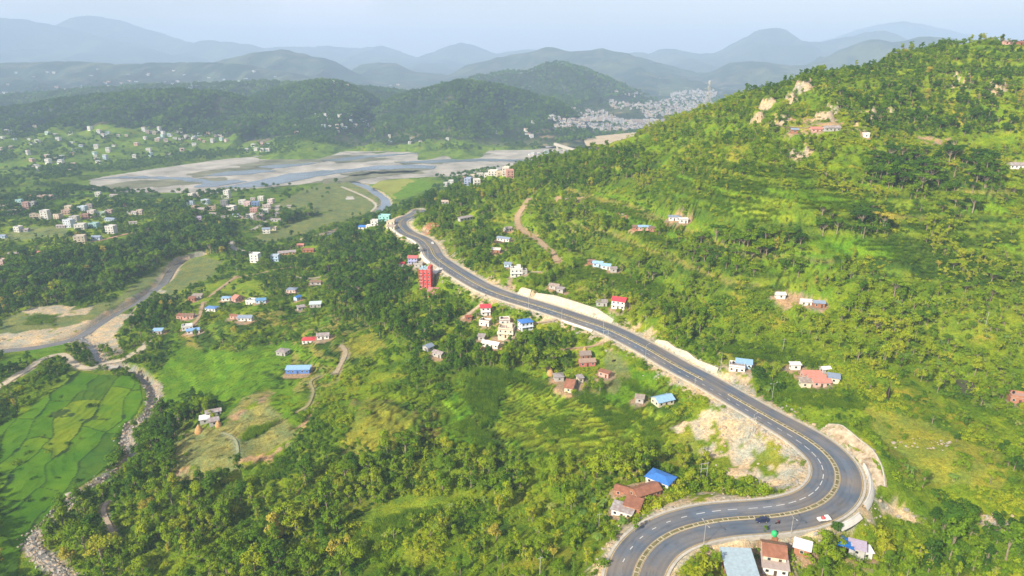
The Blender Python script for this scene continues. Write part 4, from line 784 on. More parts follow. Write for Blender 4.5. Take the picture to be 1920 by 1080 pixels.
# ------------------------------------------------------------------ houses
GLASS = mat('window_glass', (.025, .03, .04), .15, .6, 0, .1, 1); FRAME = mat('window_frame', (.55, .55, .52), .7, .2, 0, .05, 1); DOORM = mat('door_wood', (.10, .07, .05), .7, .2, 0, .2, 1)
def wallmat(c): return mat('wall_%02d_%02d_%02d' % tuple(int(99 * k) for k in c), c, .9, .1, 0, .13, .7)
WINC = {}
def house(name, p, w, d, st, rot, wc, rk, rc, label, cat='house', group=None, near=True):
    o = empty(name, p, R(rot), label=label, category=cat)
    if group: o['group'] = group
    wm = wallmat(wc); h = st * 2.9; x, y = w / 2, d / 2
    hx = .55
    if rk == 'gable' : ridge = d * .24
    m = MB().box(-x, x, -y, y, -2.0, h)
    if rk == 'gable': m.add([(-x, -y, h), (-x, y, h), (-x, 0, h + d * .24), (x, -y, h), (x, y, h), (x, 0, h + d * .24)], [(0, 2, 1), (3, 4, 5)])
    m.obj('wall', wm, o)
    rust = .35 if rc in (rRU, rGR, rFL, rBN) else .1
    rm = metal_roof('roof_%02d_%02d_%02d' % tuple(int(99 * k) for k in rc), rc, rust); e = .55; r = MB(); th = .09
    if rk == 'gable':
        k = .24 * d; s = k / y
        for sg in (-1, 1):
            a = [(-x - e, sg * (y + e), h - e * s + .05), (x + e, sg * (y + e), h - e * s + .05), (x + e, 0, h + k + .05), (-x - e, 0, h + k + .05)]
            b = [(q[0], q[1], q[2] + th) for q in a]; r.add(a + b, [(0, 1, 2, 3), (7, 6, 5, 4), (0, 4, 5, 1), (1, 5, 6, 2), (2, 6, 7, 3), (3, 7, 4, 0)])
    elif rk == 'hip':
        k = .15 * d; q = max(.3, x - y * .9); E = [(-x - e, -y - e, h + .02), (x + e, -y - e, h + .02), (x + e, y + e, h + .02), (-x - e, y + e, h + .02)]; T = [(-q, 0, h + k), (q, 0, h + k)]
        r.add(E + T + [(a, b, c - .12) for a, b, c in E], [(0, 1, 5, 4), (1, 2, 5), (2, 3, 4, 5), (3, 0, 4), (9, 8, 7, 6), (0, 6, 7, 1), (1, 7, 8, 2), (2, 8, 9, 3), (3, 9, 6, 0)])
    elif rk == 'shed':
        k = .16 * d; a = [(-x - e, -y - e, h + .03), (x + e, -y - e, h + .03), (x + e, y + e, h + k + .2), (-x - e, y + e, h + k + .2)]; b = [(q[0], q[1], q[2] + th) for q in a]
        r.add(a + b, [(3, 2, 1, 0), (4, 5, 6, 7), (0, 1, 5, 4), (1, 2, 6, 5), (2, 3, 7, 6), (3, 0, 4, 7)]); r.add([(-x, y, h), (x, y, h), (x, y, h + k), (-x, y, h + k)], [(0, 1, 2, 3)])
    else:
        r.box(-x - .25, x + .25, -y - .25, y + .25, h + .003, h + .25)
        pp = MB()
        for a in ((-x, x, -y, -y + .2), (-x, x, y - .2, y), (-x, -x + .2, -y + .2, y - .2), (x - .2, x, -y + .2, y - .2)): pp.box(*a, h + .25, h + 1.1)
        pp.obj('parapet', wm, o)
        if near and st >= 2 and w > 7: MB().box(x * .1, x * .75, -y * .1, y * .8, h + .253, h + 2.6).obj('stair_room', wm, o)
        if rk == 'frame':
            for a in (-1, 0, 1):
                for b in (-1, 1): MB().box(a * x * .85 - .15, a * x * .85 + .15, b * y * .8 - .15, b * y * .8 + .15, h + .26, h + 2.5).obj('pillar', wm, o)
    ro = r.obj('roof', rm, o)
    if rk == 'flat' and near: # water tank
        MB().lathe([(.5, h + .26), (.55, h + .4), (.55, h + 1.3), (.2, h + 1.5)], 8, (-x * .5, y * .4)).obj('water_tank', mat('tank_black', (.03, .03, .035), .4), o)
    # windows on the two faces that can be seen, a door
    key = 'w'
    if key not in WINC:
        f = MB().box(-.62, .62, -.06, 0, -.62, .62).mesh('window_frame', FRAME); g = MB().box(-.50, .50, -.10, -.062, -.50, .50).mesh('window_pane', GLASS); dd = MB().box(-.5, .5, -.09, 0, 0, 2.0).mesh('door', DOORM)
        WINC[key] = (f, g, dd)
    f, g, dd = WINC[key]
    if near:
        nwx = max(1, int(w / 2.6)); nwy = max(1, int(d / 2.8))
        for s_ in range(st):
            for k in range(nwx):
                xx = -x + (k + .5) * w / nwx
                if s_ == 0 and k == nwx // 2 and nwx > 1:
                    q = link('door', dd, o); q.location = (xx, -y - .002, 0); continue
                q = link('window', f, o); q.location = (xx, -y - .002, s_ * 2.9 + 1.6); u = link('pane', g, q)
            for sg in (-1, 1):
                if (sg > 0) == (p[0] > 0 and rot > -10) and abs(p[0]) > 60: continue
                for k in range(nwy):
                    q = link('window', f, o); q.location = (sg * (x + .002), -y + (k + .5) * d / nwy, s_ * 2.9 + 1.6); q.rotation_euler[2] = R(90 * sg); u = link('pane', g, q)
        if st > 1:
            MB().box(-x - .2, x + .2, -y - 1.1, -y - .01, 2.75, 2.9).obj('balcony', wallmat(tuple(min(.85, q * 1.1) for q in wc)), o)
    else:
        for s_ in range(st):
            wb = MB()
            for k in range(max(2, int(w / 3.4))):
                xx = -x + (k + .5) * w / max(2, int(w / 3.4)); wb.box(xx - .6, xx + .6, -y - .06, -y - .002, s_ * 2.9 + .9, s_ * 2.9 + 2.2)
            wb.obj('window_row', GLASS, o)
        if st > 1: MB().box(-x - .2, x + .2, -y - .9, -y - .01, 2.75, 2.95).obj('balcony', wm, o)
    return o
VILL = {}
for h, p in zip(H, HB):
    px, py, w, d, st, rot, wc, rk, rc, label = h
    nm = 'shed' if rk == 'shed' and d < 5 else 'farmhouse' if 'farm' in label else 'house'
    house(nm, p, w, d, st, rot, wc, rk, rc, label, 'shed' if nm == 'shed' else 'house', None, np.hypot(p[0], p[1]) < 620)
# ------------------------------------------------------------------ red tower
def tower():
    p = TOWERP; o = empty('apartment_tower', p, R(-8), label='narrow red five-storey tower beside the highway, joined to it by a white walkway', category='tower'); rm = mat('tower_red', (.60, .09, .09), .8, .2, 0, .12, .5); pk = mat('tower_pink', (.62, .30, .27), .85, .2, 0, .1, .5)
    x, y, h = 4.6, 3.8, 16.5
    MB().box(-x, x, -y, y, -2, h).obj('wall', rm, o); f, g, dd = WINC['w']
    for s in range(6): MB().box(-x - .25, x + .25, -y - .25, y + .25, s * 2.9 - .12 + .6, s * 2.9 + .12 + .6).obj('floor_band', pk if s % 2 else rm, o)
    for xx in (-x + .1, -x / 3, x / 3, x - .1): MB().box(xx - .25, xx + .25, -y - .55, -y - .26, -1, h + .6).obj('pilaster', rm, o)
    for s in range(5):
        for k, xx in enumerate((-3, 0, 3)):
            if k == 0: MB().box(xx - 1.2, xx + 1.2, -y - 1.1, -y - .56, s * 2.9 + .9, s * 2.9 + 1.5).obj('balcony', pk, o)
            q = link('window', f, o); q.location = (xx, -y - .01, s * 2.9 + 2.1); link('pane', g, q)
        for yy in (-2, 1.6):
            q = link('window', f, o); q.location = (x + .01, yy, s * 2.9 + 2.1); q.rotation_euler[2] = R(90); link('pane', g, q)
    MB().box(-x - .3, x + .3, -y - .3, y + .3, h, h + .3).obj('roof', mat('tower_roof', (.32, .45, .50), .8), o)
    for a, b in ((-2.6, 1), (-1, 2), (1.2, .5)): MB().lathe([(.7, h + .31), (.75, h + .5), (.75, h + 1.6), (.3, h + 1.9)], 10, (a, b)).obj('water_tank', mat('tank_blue', (.35, .5, .6), .5), o)
    MB().box(2.4, x, -y + .1, y - .1, h + .32, h + 2.4).obj('stair_room', rm, o)
    q = cast([(838, 507)])[0]; d = empty('walkway', (0, 0, 0), 0, label='white walkway deck from the highway edge to the red tower', category='walkway'); a = np.array([p[0] + 5, p[1] + 3, -161.2]); b = np.array([ROAD[nearest(845, 505), 0] - 9, ROAD[nearest(845, 505), 1] + 1, -160.3])
    t = b - a; L_ = np.linalg.norm(t[:2]); n = np.array([-t[1], t[0]]) / L_ * 2.6
    m = MB(); V = []
    for P, z in ((a, 0), (b, 0)):
        for s in (-1, 1): V.append((P[0] + n[0] * s, P[1] + n[1] * s, P[2])); V.append((P[0] + n[0] * s, P[1] + n[1] * s, P[2] - .5))
    m.add(V, [(0, 2, 6, 4), (1, 5, 7, 3), (0, 4, 5, 1), (2, 3, 7, 6), (0, 1, 3, 2), (4, 6, 7, 5)]).obj('deck', WHC, d)
    for k in (.1, .4, .7):
        c = a + t * k; MB().box(c[0] - .25, c[0] + .25, c[1] - .25, c[1] + .25, c[2] - 12, c[2] - .51).obj('column', CONC, d)
    house('annex', cast([(812, 551)])[0], 7, 6, 1, -8, (.55, .25, .24), 'shed', (.52, .22, .22), 'low pinkish red annex at the foot of the red tower', 'annex')
tower()
# ------------------------------------------------------------------ foliage
def leafmat(name, stops, trans=.16):
    m = bpy.data.materials.new(name); m.use_nodes = True; t = m.node_tree; t.nodes.clear(); l = t.links.new; o = N(t, 'ShaderNodeOutputMaterial')
    a = N(t, 'ShaderNodeAttribute', attribute_type='INSTANCER', attribute_name='tint'); f = N(t, 'ShaderNodeAttribute', attribute_name='leafv')
    ma = N(t, 'ShaderNodeMath', operation='MULTIPLY_ADD'); ma.inputs[1].default_value = .24; l(f.outputs['Fac'], ma.inputs[0]); l(a.outputs['Fac'], ma.inputs[2])
    r = N(t, 'ShaderNodeValToRGB'); e = r.color_ramp.elements; e[0].position = stops[0][0]; e[0].color = (*stops[0][1], 1); e[1].position = stops[-1][0]; e[1].color = (*stops[-1][1], 1)
    for p, c in stops[1:-1]: q = e.new(p); q.color = (*c, 1)
    l(ma.outputs[0], r.inputs[0]); d = N(t, 'ShaderNodeBsdfDiffuse'); tr = N(t, 'ShaderNodeBsdfTranslucent'); mxs = N(t, 'ShaderNodeMixShader'); mxs.inputs[0].default_value = trans
    l(r.outputs[0], d.inputs[0]); l(r.outputs[0], tr.inputs[0]); l(d.outputs[0], mxs.inputs[1]); l(tr.outputs[0], mxs.inputs[2]); l(mxs.outputs[0], o.inputs[0]); return m
LEAF = leafmat('leaf', [(0, (.022, .062, .012)), (.25, (.060, .140, .012)), (.5, (.135, .235, .011)), (.74, (.25, .33, .014)), (.92, (.33, .36, .02)), (1.0, (.38, .33, .05))])
BANL = leafmat('banana_leaf', [(0, (.09, .20, .05)), (.6, (.20, .32, .05)), (1, (.36, .38, .09))], .35)
BARK = mat('bark', (.30, .25, .18), .95, .1, 0, .3, 1.5, .5)
def cards(C, Nn, s, asp=.62):
    n = len(C); u = np.cross(Nn, rng.normal(size=(n, 3))); u /= np.linalg.norm(u, axis=1)[:, None] + 1e-9; v = np.cross(Nn, u); v /= np.linalg.norm(v, axis=1)[:, None] + 1e-9
    s = np.broadcast_to(s, (n,))[:, None]; V = np.stack([C - u * s, C - v * s * asp + Nn * s * .18, C + u * s, C + v * s * asp + Nn * s * .18], 1).reshape(-1, 3); return V
def leafmesh(name, C, Nn, s, m, asp=.62, lv=None):
    V = cards(C, Nn, s, asp); n = len(C); F = np.arange(4 * n).reshape(n, 4); lv = rng.random(n) if lv is None else lv
    return mesh_np(name, V, F, m, False, {'leafv': ('FLOAT', 'POINT', np.repeat(lv, 4).astype(np.float32))})
def lobes_to_leaves(L_, per, size, up=.35):
    Cs = []; Ns = []; lv = []
    for (c, r) in L_:
        n = int(per * (r[0] * r[1] + r[0] * r[2]) * .5); d = rng.normal(size=(n, 3)); d[:, 2] = d[:, 2] + up * .8; d /= np.linalg.norm(d, axis=1)[:, None]
        d[:, 2] = np.where(d[:, 2] < -.45, -d[:, 2] * .5, d[:, 2]); rr = rng.uniform(.72, 1.06, n)[:, None]
        Cs.append(np.array(c) + d * np.array(r) * rr); Ns.append(d + rng.normal(size=(n, 3)) * .45 + np.array([0, 0, .25])); lv.append(np.clip(.5 + rng.normal(0, .22, n) + rng.normal(0, .12), 0, 1))
    C = np.concatenate(Cs); Nn = np.concatenate(Ns); Nn /= np.linalg.norm(Nn, axis=1)[:, None]; return C, Nn, np.concatenate(lv)
def trunk_mesh(name, pts_r, limbs=()):
    m = MB()
    for (a, ra), (b, rb_) in zip(pts_r[:-1], pts_r[1:]): m.bar(a, b, ra * 2, n=6, w2=rb_ * 2)
    for a, b, r in limbs: m.bar(a, b, r * 2, n=4, w2=r)
    return m.mesh(name, BARK)
PROTO = {}
def proto(kind, crown, trunk, h, cn='crown'): PROTO.setdefault(kind, []).append((crown, trunk, h, cn))
for v in range(9):   # round broadleaf trees, unit: metres, about 9 high
    L_ = []; n = (13, 9, 14)[v % 3]
    for k in range(n):
        a = rng.uniform(0, 6.28); q = math.sqrt(rng.random()) * (2.3, 3.3, 1.5)[v % 3]; zz = 5.6 + rng.uniform(*((-1.7, 2.2), (-2.6, 1.6), (-3, 4.6))[v % 3]) - q * .35; r = rng.uniform(*((1.0, 1.75), (.75, 1.35), (.8, 1.35))[v % 3]); L_.append(((q * math.cos(a), q * math.sin(a), zz), (r, r, r * .85)))
    C, Nn, lv = lobes_to_leaves(L_, 48, .3); cw = leafmesh('tree_crown', C, Nn, rng.uniform(.22, .42, len(C)), LEAF, .6, lv)
    tr = trunk_mesh('tree_trunk', [((0, 0, -.8), .26), ((.15, .1, 2.4), .2), ((.05, .2, 5.5), .12)], [((.1, .1, 2.6), (c[0] * .8, c[1] * .8, c[2]), .09) for c, r in L_[:6]])
    proto('broadleaf_tree', cw, tr, 9)
for v in range(4):   # slender trees with tufts on a long bare trunk
    L_ = [((rng.normal(0, .55), rng.normal(0, .55), 3.0 + k * .62), (rng.uniform(.7, 1.25) * (1.15 - k * .06),) * 2 + (rng.uniform(.5, .8),)) for k in range(9)]
    C, Nn, lv = lobes_to_leaves(L_, 60, .3); cw = leafmesh('slender_crown', C, Nn, rng.uniform(.2, .36, len(C)), LEAF, .6, lv)
    proto('slender_tree', cw, trunk_mesh('slender_trunk', [((0, 0, -.8), .16), ((.1, 0, 4), .12), ((0, .1, 8.2), .05)]), 9)
for v in range(3):   # wide layered trees
    L_ = []
    for k in range(12):
        a = rng.uniform(0, 6.28); q = rng.uniform(1, 5); L_.append(((q * math.cos(a), q * math.sin(a), 8.2 - q * q * .05 + rng.uniform(-1.2, .4)), (rng.uniform(1.3, 2.2),) * 2 + (rng.uniform(.5, .8),)))
    C, Nn, lv = lobes_to_leaves(L_, 44, .3); cw = leafmesh('wide_crown', C, Nn, rng.uniform(.24, .42, len(C)), LEAF, .6, lv)
    proto('spreading_tree', cw, trunk_mesh('wide_trunk', [((0, 0, -.8), .4), ((.2, 0, 3.5), .3), ((.1, .3, 6), .2)], [((.2, 0, 3.5), (c[0] * .8, c[1] * .8, c[2] - .2), .13) for c, r in L_]), 10)
for v in range(3):   # bamboo: arching culms with feathery tops
    Cs = []; Ns = []; tm_ = MB(); lv = []
    for k in range(26):
        a = rng.uniform(0, 6.28); H_ = rng.uniform(7, 11); out = rng.uniform(1.2, 4.0); dx, dy = math.cos(a), math.sin(a); t = np.linspace(.25, 1, 34); X = out * t**2.4; Z = H_ * (t - .28 * t**4)
        for rep in range(1):
            P = np.stack([dx * X, dy * X, Z], 1) + rng.normal(0, .28, (34, 3)) * (.4 + t[:, None]); Cs.append(P); Ns.append(np.stack([dx * np.ones(34) * t, dy * np.ones(34) * t, np.ones(34) * .8], 1) + rng.normal(0, .5, (34, 3))); lv.append(np.clip(rng.normal(.5, .2) + rng.normal(0, .15, 34), 0, 1))
        q = [(0.2 * dx, .2 * dy, -.5), (dx * out * .1, dy * out * .1, H_ * .4), (dx * out * .45, dy * out * .45, H_ * .68)]
        for A_, B_ in zip(q[:-1], q[1:]): tm_.bar(A_, B_, .12, n=3)
    C = np.concatenate(Cs); Nn = np.concatenate(Ns); Nn /= np.linalg.norm(Nn, axis=1)[:, None]
    proto('bamboo_clump', leafmesh('bamboo_foliage', C, Nn, rng.uniform(.28, .55, len(C)), LEAF, .45, np.concatenate(lv)), tm_.mesh('bamboo_culms', mat('bamboo_culm', (.32, .34, .12), .7)), 9, 'foliage')
for v in range(3):   # banana plants
    Vv = []; Ff = []; lvv = []; tm_ = MB()
    for s_ in range(3):
        ox, oy = rng.normal(0, .8, 2) if s_ else (0, 0); hh = rng.uniform(1.6, 2.8); tm_.bar((ox, oy, -.5), (ox, oy, hh), .3, n=6, w2=.16)
        for k in range(8):
            a = rng.uniform(0, 6.28); ln = rng.uniform(1.6, 2.5); dx, dy = math.cos(a), math.sin(a); b = len(Vv); g = rng.random()
            for i in range(5):
                t = i / 4; X = ln * t * (1 - .15 * t); Z = hh + ln * (.75 * t - .85 * t * t); w_ = .36 * math.sin(math.pi * min(1, .12 + .86 * t)) ** .7
                Vv += [(ox + dx * X - dy * w_, oy + dy * X + dx * w_, Z), (ox + dx * X + dy * w_, oy + dy * X - dx * w_, Z)]; lvv += [g, g]
            Ff += [(b + 2 * i, b + 2 * i + 1, b + 2 * i + 3, b + 2 * i + 2) for i in range(4)]
    proto('banana_plant', mesh_np('banana_leaves', Vv, Ff, BANL, False, {'leafv': ('FLOAT', 'POINT', np.array(lvv, np.float32))}), tm_.mesh('banana_stem', mat('banana_stalk', (.30, .30, .12), .8)), 3.5, 'leaves')
def simple(name, L_, per, smin, smax, m=None, asp=.6):
    C, Nn, lv = lobes_to_leaves(L_, per, .3); return leafmesh(name, C, Nn, rng.uniform(smin, smax, len(C)), m or LEAF, asp, lv)
SHR = [simple('shrub_leaves', [((rng.normal(0, .55), rng.normal(0, .55), .55 + rng.random() * .4), (rng.uniform(.5, .9),) * 2 + (rng.uniform(.45, .8),)) for k in range(4)], 85, .12, .26) for v in range(5)]
FART = [simple('far_tree_leaves', [((rng.normal(0, 1.3), rng.normal(0, 1.3), 4 + rng.random() * 3), (rng.uniform(1.5, 2.2),) * 2 + (1.7,)) for k in range(6)], 9, .5, .9) for v in range(4)]
def maizemesh():
    Vv = []; Ff = []; lvv = []
    for i in range(5):
        for j in range(9):
            x = (i - 2) * .75 + rng.normal(0, .05); y = (j - 4) * .36 + rng.normal(0, .05); h = rng.uniform(1.5, 2.2); g = rng.random()
            for k in range(5):
                a = rng.uniform(0, 6.28); z0 = h * (.25 + .15 * k); dx, dy = math.cos(a), math.sin(a); b = len(Vv); l1 = .5
                Vv += [(x - dy * .06, y + dx * .06, z0), (x + dy * .06, y - dx * .06, z0), (x + dx * l1 + dy * .05, y + dy * l1 - dx * .05, z0 + .3), (x + dx * l1 - dy * .05, y + dy * l1 + dx * .05, z0 + .3)]; Ff.append((b, b + 1, b + 2, b + 3)); lvv += [g] * 4
    return mesh_np('maize_leaves', Vv, Ff, LEAF, False, {'leafv': ('FLOAT', 'POINT', np.array(lvv, np.float32))})
MAIZE = [maizemesh() for k in range(2)]
# ------------------------------------------------------------------ instancing of what nobody could count
def scatter(name, P, scl, tint, protos, label=None, cat=None, tilt=None, kindv='stuff'):
    """protos: list of lists of objects already in the scene whose meshes are joined per variant"""
    n = len(P); me = bpy.data.meshes.new(name); me.vertices.add(n); me.vertices.foreach_set('co', np.asarray(P, np.float32).ravel())
    rot = np.zeros((n, 3), np.float32); rot[:, 2] = rng.uniform(0, 6.283, n)
    if tilt is not None: rot[:, :] = tilt
    for an, ty, key, arr in (('scl', 'FLOAT_VECTOR', 'vector', scl), ('rot', 'FLOAT_VECTOR', 'vector', rot), ('pick', 'INT', 'value', rng.integers(0, len(protos), n).astype(np.int32)), ('tint', 'FLOAT', 'value', tint)):
        a = me.attributes.new(an, ty, 'POINT'); a.data.foreach_set(key, np.asarray(arr, np.int32 if ty == 'INT' else np.float32).ravel())
    o = link(name, me, None, kind=kindv)
    if label: o['label'] = label; o['category'] = cat
    g = bpy.data.node_groups.new(name + '_nodes', 'GeometryNodeTree'); g.interface.new_socket('Geometry', in_out='INPUT', socket_type='NodeSocketGeometry'); g.interface.new_socket('Geometry', in_out='OUTPUT', socket_type='NodeSocketGeometry')
    gi = g.nodes.new('NodeGroupInput'); go = g.nodes.new('NodeGroupOutput'); l = g.links.new; ip = g.nodes.new('GeometryNodeInstanceOnPoints'); ip.inputs['Pick Instance'].default_value = True
    m2p = g.nodes.new('GeometryNodeMeshToPoints'); l(gi.outputs[0], m2p.inputs[0]); l(m2p.outputs[0], ip.inputs['Points'])
    jo = g.nodes.new('GeometryNodeJoinGeometry')
    for pr in protos:
        ji = g.nodes.new('GeometryNodeJoinGeometry')
        for ob in pr:
            oi = g.nodes.new('GeometryNodeObjectInfo'); oi.inputs['Object'].default_value = ob; l(oi.outputs['Geometry'], ji.inputs[0])
        gt = g.nodes.new('GeometryNodeGeometryToInstance'); l(ji.outputs[0], gt.inputs[0]); l(gt.outputs[0], jo.inputs[0])
    l(jo.outputs[0], ip.inputs['Instance'])
    def na(nm, ty):
        q = g.nodes.new('GeometryNodeInputNamedAttribute'); q.data_type = ty; q.inputs[0].default_value = nm; return q.outputs[0]
    l(na('pick', 'INT'), ip.inputs['Instance Index']); e2r = g.nodes.new('FunctionNodeEulerToRotation'); l(na('rot', 'FLOAT_VECTOR'), e2r.inputs[0]); l(e2r.outputs[0], ip.inputs['Rotation']); l(na('scl', 'FLOAT_VECTOR'), ip.inputs['Scale'])
    l(ip.outputs[0], go.inputs[0]); md = o.modifiers.new('scatter', 'NODES'); md.node_group = g; return o
# ------------------------------------------------------------------ where things grow
DENSE = [ # polygon, trees per 100 m2, tone, share of (broad, slender, spreading, bamboo, banana), scale
 ([(0,500),(60,470),(150,470),(240,470),(250,440),(320,410),(420,400),(440,440),(450,470),(420,480),(380,480),(330,490),(300,500),(260,520),(230,545),(150,560),(130,590),(60,570),(0,570)], 1.6, .18, (.8,.05,.1,.05,0), 1.15),
 ([(0,570),(60,560),(150,570),(130,585),(60,580),(20,600),(0,610)], .9, .15, (1,0,0,0,0), .9),
 ([(500,360),(560,350),(600,375),(610,400),(590,420),(540,430),(510,445),(490,430),(500,400)], 1.5, .1, (.9,0,.1,0,0), 1.0),
 ([(330,350),(400,345),(440,352),(560,352),(500,372),(430,362),(360,362)], .8, .08, (1,0,0,0,0), .9),
 ([(0,325),(120,330),(175,345),(180,362),(120,370),(60,365),(0,375)], 1.3, .05, (1,0,0,0,0), 1.1),
 ([(270,392),(360,392),(360,408),(270,408)], 1.2, .5, (.7,.3,0,0,0), .7),
 ([(750,360),(790,350),(830,340),(870,350),(850,380),(800,400),(760,400),(745,385)], 2.2, .12, (1,0,0,0,0), 1.0),
 ([(600,480),(640,440),(700,420),(740,440),(790,480),(780,520),(760,560),(700,600),(640,570),(600,520)], 1.9, .12, (.9,0,.1,0,0), 1.0),
 ([(500,470),(600,450),(640,470),(600,510),(520,510),(480,510)], 1.1, .2, (1,0,0,0,0), .9),
 ([(800,400),(900,340),(1000,305),(1150,275),(1250,300),(1150,350),(1000,360),(950,400),(900,430),(840,440),(800,430)], 2.2, .28, (.85,.1,.05,0,0), .8),
 ([(830,450),(900,420),(980,470),(960,500),(900,510),(850,480)], 1.6, .3, (1,0,0,0,0), .8),
 ([(1000,370),(1100,380),(1180,420),(1100,470),(1050,480),(1000,430)], 1.2, .35, (.9,.1,0,0,0), .8),
 ([(250,600),(290,560),(330,570),(310,620),(270,625),(245,615)], 2.2, .06, (1,0,0,0,0), 1.0),
 ([(620,580),(700,590),(780,580),(870,600),(860,640),(900,690),(860,700),(760,660),(700,620)], 1.7, .18, (.9,.1,0,0,0), .95),
 ([(860,660),(960,640),(1080,620),(1130,640),(1090,660),(1060,700),(1000,720),(900,740),(850,700)], 1.9, .28, (.6,.25,.05,.1,0), .95),
 ([(1160,660),(1230,690),(1220,720),(1180,720),(1150,700)], 1.2, .5, (1,0,0,0,0), .8),
 ([(560,840),(700,820),(760,850),(900,880),(1080,860),(1240,860),(1260,890),(1200,900),(1150,960),(1000,960),(880,930),(760,920),(600,900)], 1.0, .46, (.55,.25,.05,.15,0), 1.05),
 ([(250,790),(330,770),(400,740),(440,750),(400,780),(340,800),(320,850),(330,920),(250,930),(240,850)], 1.7, .2, (.8,.1,.1,0,0), 1.05),
 ([(80,1000),(180,930),(330,910),(450,900),(560,880),(660,970),(860,960),(900,1080),(120,1090)], 1.0, .46, (.62,.2,.1,.08,0), 1.15),
 ([(640,960),(880,940),(1160,960),(1140,1040),(1060,1090),(640,1090),(660,1000)], .8, .66, (.45,.35,0,.08,.12), .7),
 ([(1060,900),(1160,900),(1170,1010),(1100,1040),(1060,980)], 1.0, .45, (.3,.2,0,.1,.4), .8),
 ([(360,730),(420,730),(430,770),(380,780)], 1.8, .1, (1,0,0,0,0), .9),
 ([(1280,1020),(1340,985),(1360,1000),(1340,1040),(1310,1090),(1270,1090)], 1.8, .62, (.8,0,0,0,.2), .75),
 ([(1470,1000),(1560,1000),(1620,1060),(1920,1040),(1920,1090),(1460,1090)], 1.9, .5, (.8,.1,0,0,.1), .85),
 ([(1690,1000),(1740,970),(1830,1000),(1920,1010),(1920,1075),(1740,1075)], 2.2, .04, (.95,0,.05,0,0), 1.1),
 ([(1650,540),(1920,520),(1920,760),(1800,780),(1700,700),(1560,640),(1480,600),(1550,540)], 1.25, .5, (.55,.1,.05,.12,.18), .85),
 ([(1200,420),(1330,440),(1360,520),(1300,600),(1220,600),(1180,520)], 1.0, .45, (.8,.1,.1,0,0), .8),
 ([(1280,460),(1400,440),(1510,450),(1500,520),(1380,520),(1300,520)], 1.9, .3, (.6,.1,.3,0,0), .9),
 ([(1520,400),(1660,390),(1670,440),(1590,460),(1530,440)], 1.8, .15, (.5,.1,.4,0,0), .95),
 ([(1600,310),(1700,290),(1860,300),(1900,360),(1780,370),(1640,360)], 2.0, .12, (.6,.1,.3,0,0), .95),
 ([(1700,360),(1820,360),(1830,410),(1740,420)], 1.2, .25, (.5,0,.5,0,0), .95),
 ([(1550,180),(1700,150),(1920,150),(1920,250),(1700,260),(1600,240)], 2.0, .18, (1,0,0,0,0), .8),
 ([(1280,240),(1400,200),(1560,260),(1560,320),(1400,330),(1250,330)], 1.5, .38, (.95,.05,0,0,0), .65),
 ([(1400,175),(1500,130),(1750,85),(1920,85),(1920,150),(1700,150),(1560,180),(1430,200)], 1.4, .25, (1,0,0,0,0), .65),
 ([(1240,560),(1340,560),(1380,640),(1300,650),(1240,600)], 1.4, .4, (.9,.1,0,0,0), .8),
 ([(1480,600),(1620,600),(1660,700),(1600,690),(1500,660)], 1.3, .62, (.3,.1,0,.5,.1), .85),
 ([(1690,880),(1830,880),(1830,960),(1700,940)], .8, .35, (.4,0,0,0,.6), .8),
 ([(560,700),(660,700),(700,760),(640,830),(560,830),(590,760)], .6, .5, (.8,.2,0,0,0), .6),
 ([(330,640),(420,620),(460,650),(420,690),(340,700)], .9, .25, (1,0,0,0,0), .8),
 ([(300,600),(620,560),(640,620),(560,640),(420,660),(300,680)], .55, .3, (.9,.1,0,0,0), .75),
 ([(0,680),(20,660),(60,670),(60,690),(20,710),(0,720)], 1.5, .1, (1,0,0,0,0), .8), ([(130,655),(155,655),(160,672),(140,678),(128,668)], 2.2, .15, (1,0,0,0,0), .8),
 ([(0,740),(40,715),(110,680),(118,700),(100,740),(50,770),(0,800)], 1.0, .08, (1,0,0,0,0), .55)]
OPEN = [[(830,700),(900,690),(1010,700),(1150,750),(1290,790),(1240,835),(1100,850),(960,850),(880,820),(820,790)], [(300,690),(430,660),(560,650),(640,640),(640,720),(560,760),(480,740),(300,760)]]
SCRUB = [[(640,640),(760,640),(860,700),(820,790),(760,830),(640,850),(560,850),(600,740),(620,680)], [(1380,620),(1500,640),(1560,680),(1480,700),(1360,680)], [(1440,740),(1640,740),(1800,800),(1900,900),(1820,950),(1700,900),(1640,830),(1560,790)]]
NOTREE = OPEN + [c[2] for c in COV if c[1] > .3 or c[0] in (RICE, GRL)] + [[(0,800),(60,760),(110,720),(140,680),(200,700),(265,715),(275,760),(230,840),(190,890),(60,990),(80,1080),(0,1080)], [(318,850),(365,805),(460,745),(512,730),(560,800),(510,870),(330,905)], BED, [(690,985),(660,980),(700,950),(760,930),(880,922),(880,935),(800,950),(740,985)], [(1080,655),(1110,650),(1130,665),(1120,690),(1085,690)], [(1140,650),(1185,680),(1180,720),(1150,740),(1120,730)]]
def grow(spacing, ymin, ymax):
    xs = np.arange(-1150, 900, spacing); ys = np.arange(ymin, ymax, spacing); X, Y = np.meshgrid(xs, ys); x = X.ravel() + rng.uniform(-.5, .5, X.size) * spacing * .95; y = Y.ravel() + rng.uniform(-.5, .5, X.size) * spacing * .95
    m = abs(x) < y * .86 + 60; x = x[m]; y = y[m]; z = height(x, y); px, py = project(x, y, z); m = (px > -120) & (px < 2040) & (py < 1170); return x[m], y[m], z[m], px[m], py[m]
HPX = np.array([project(p[0], p[1], p[2]) for p in HB]); HPT = np.array([np.linalg.norm(p) for p in HB]); HWD = np.array([max(h[2], h[3]) for h in H])
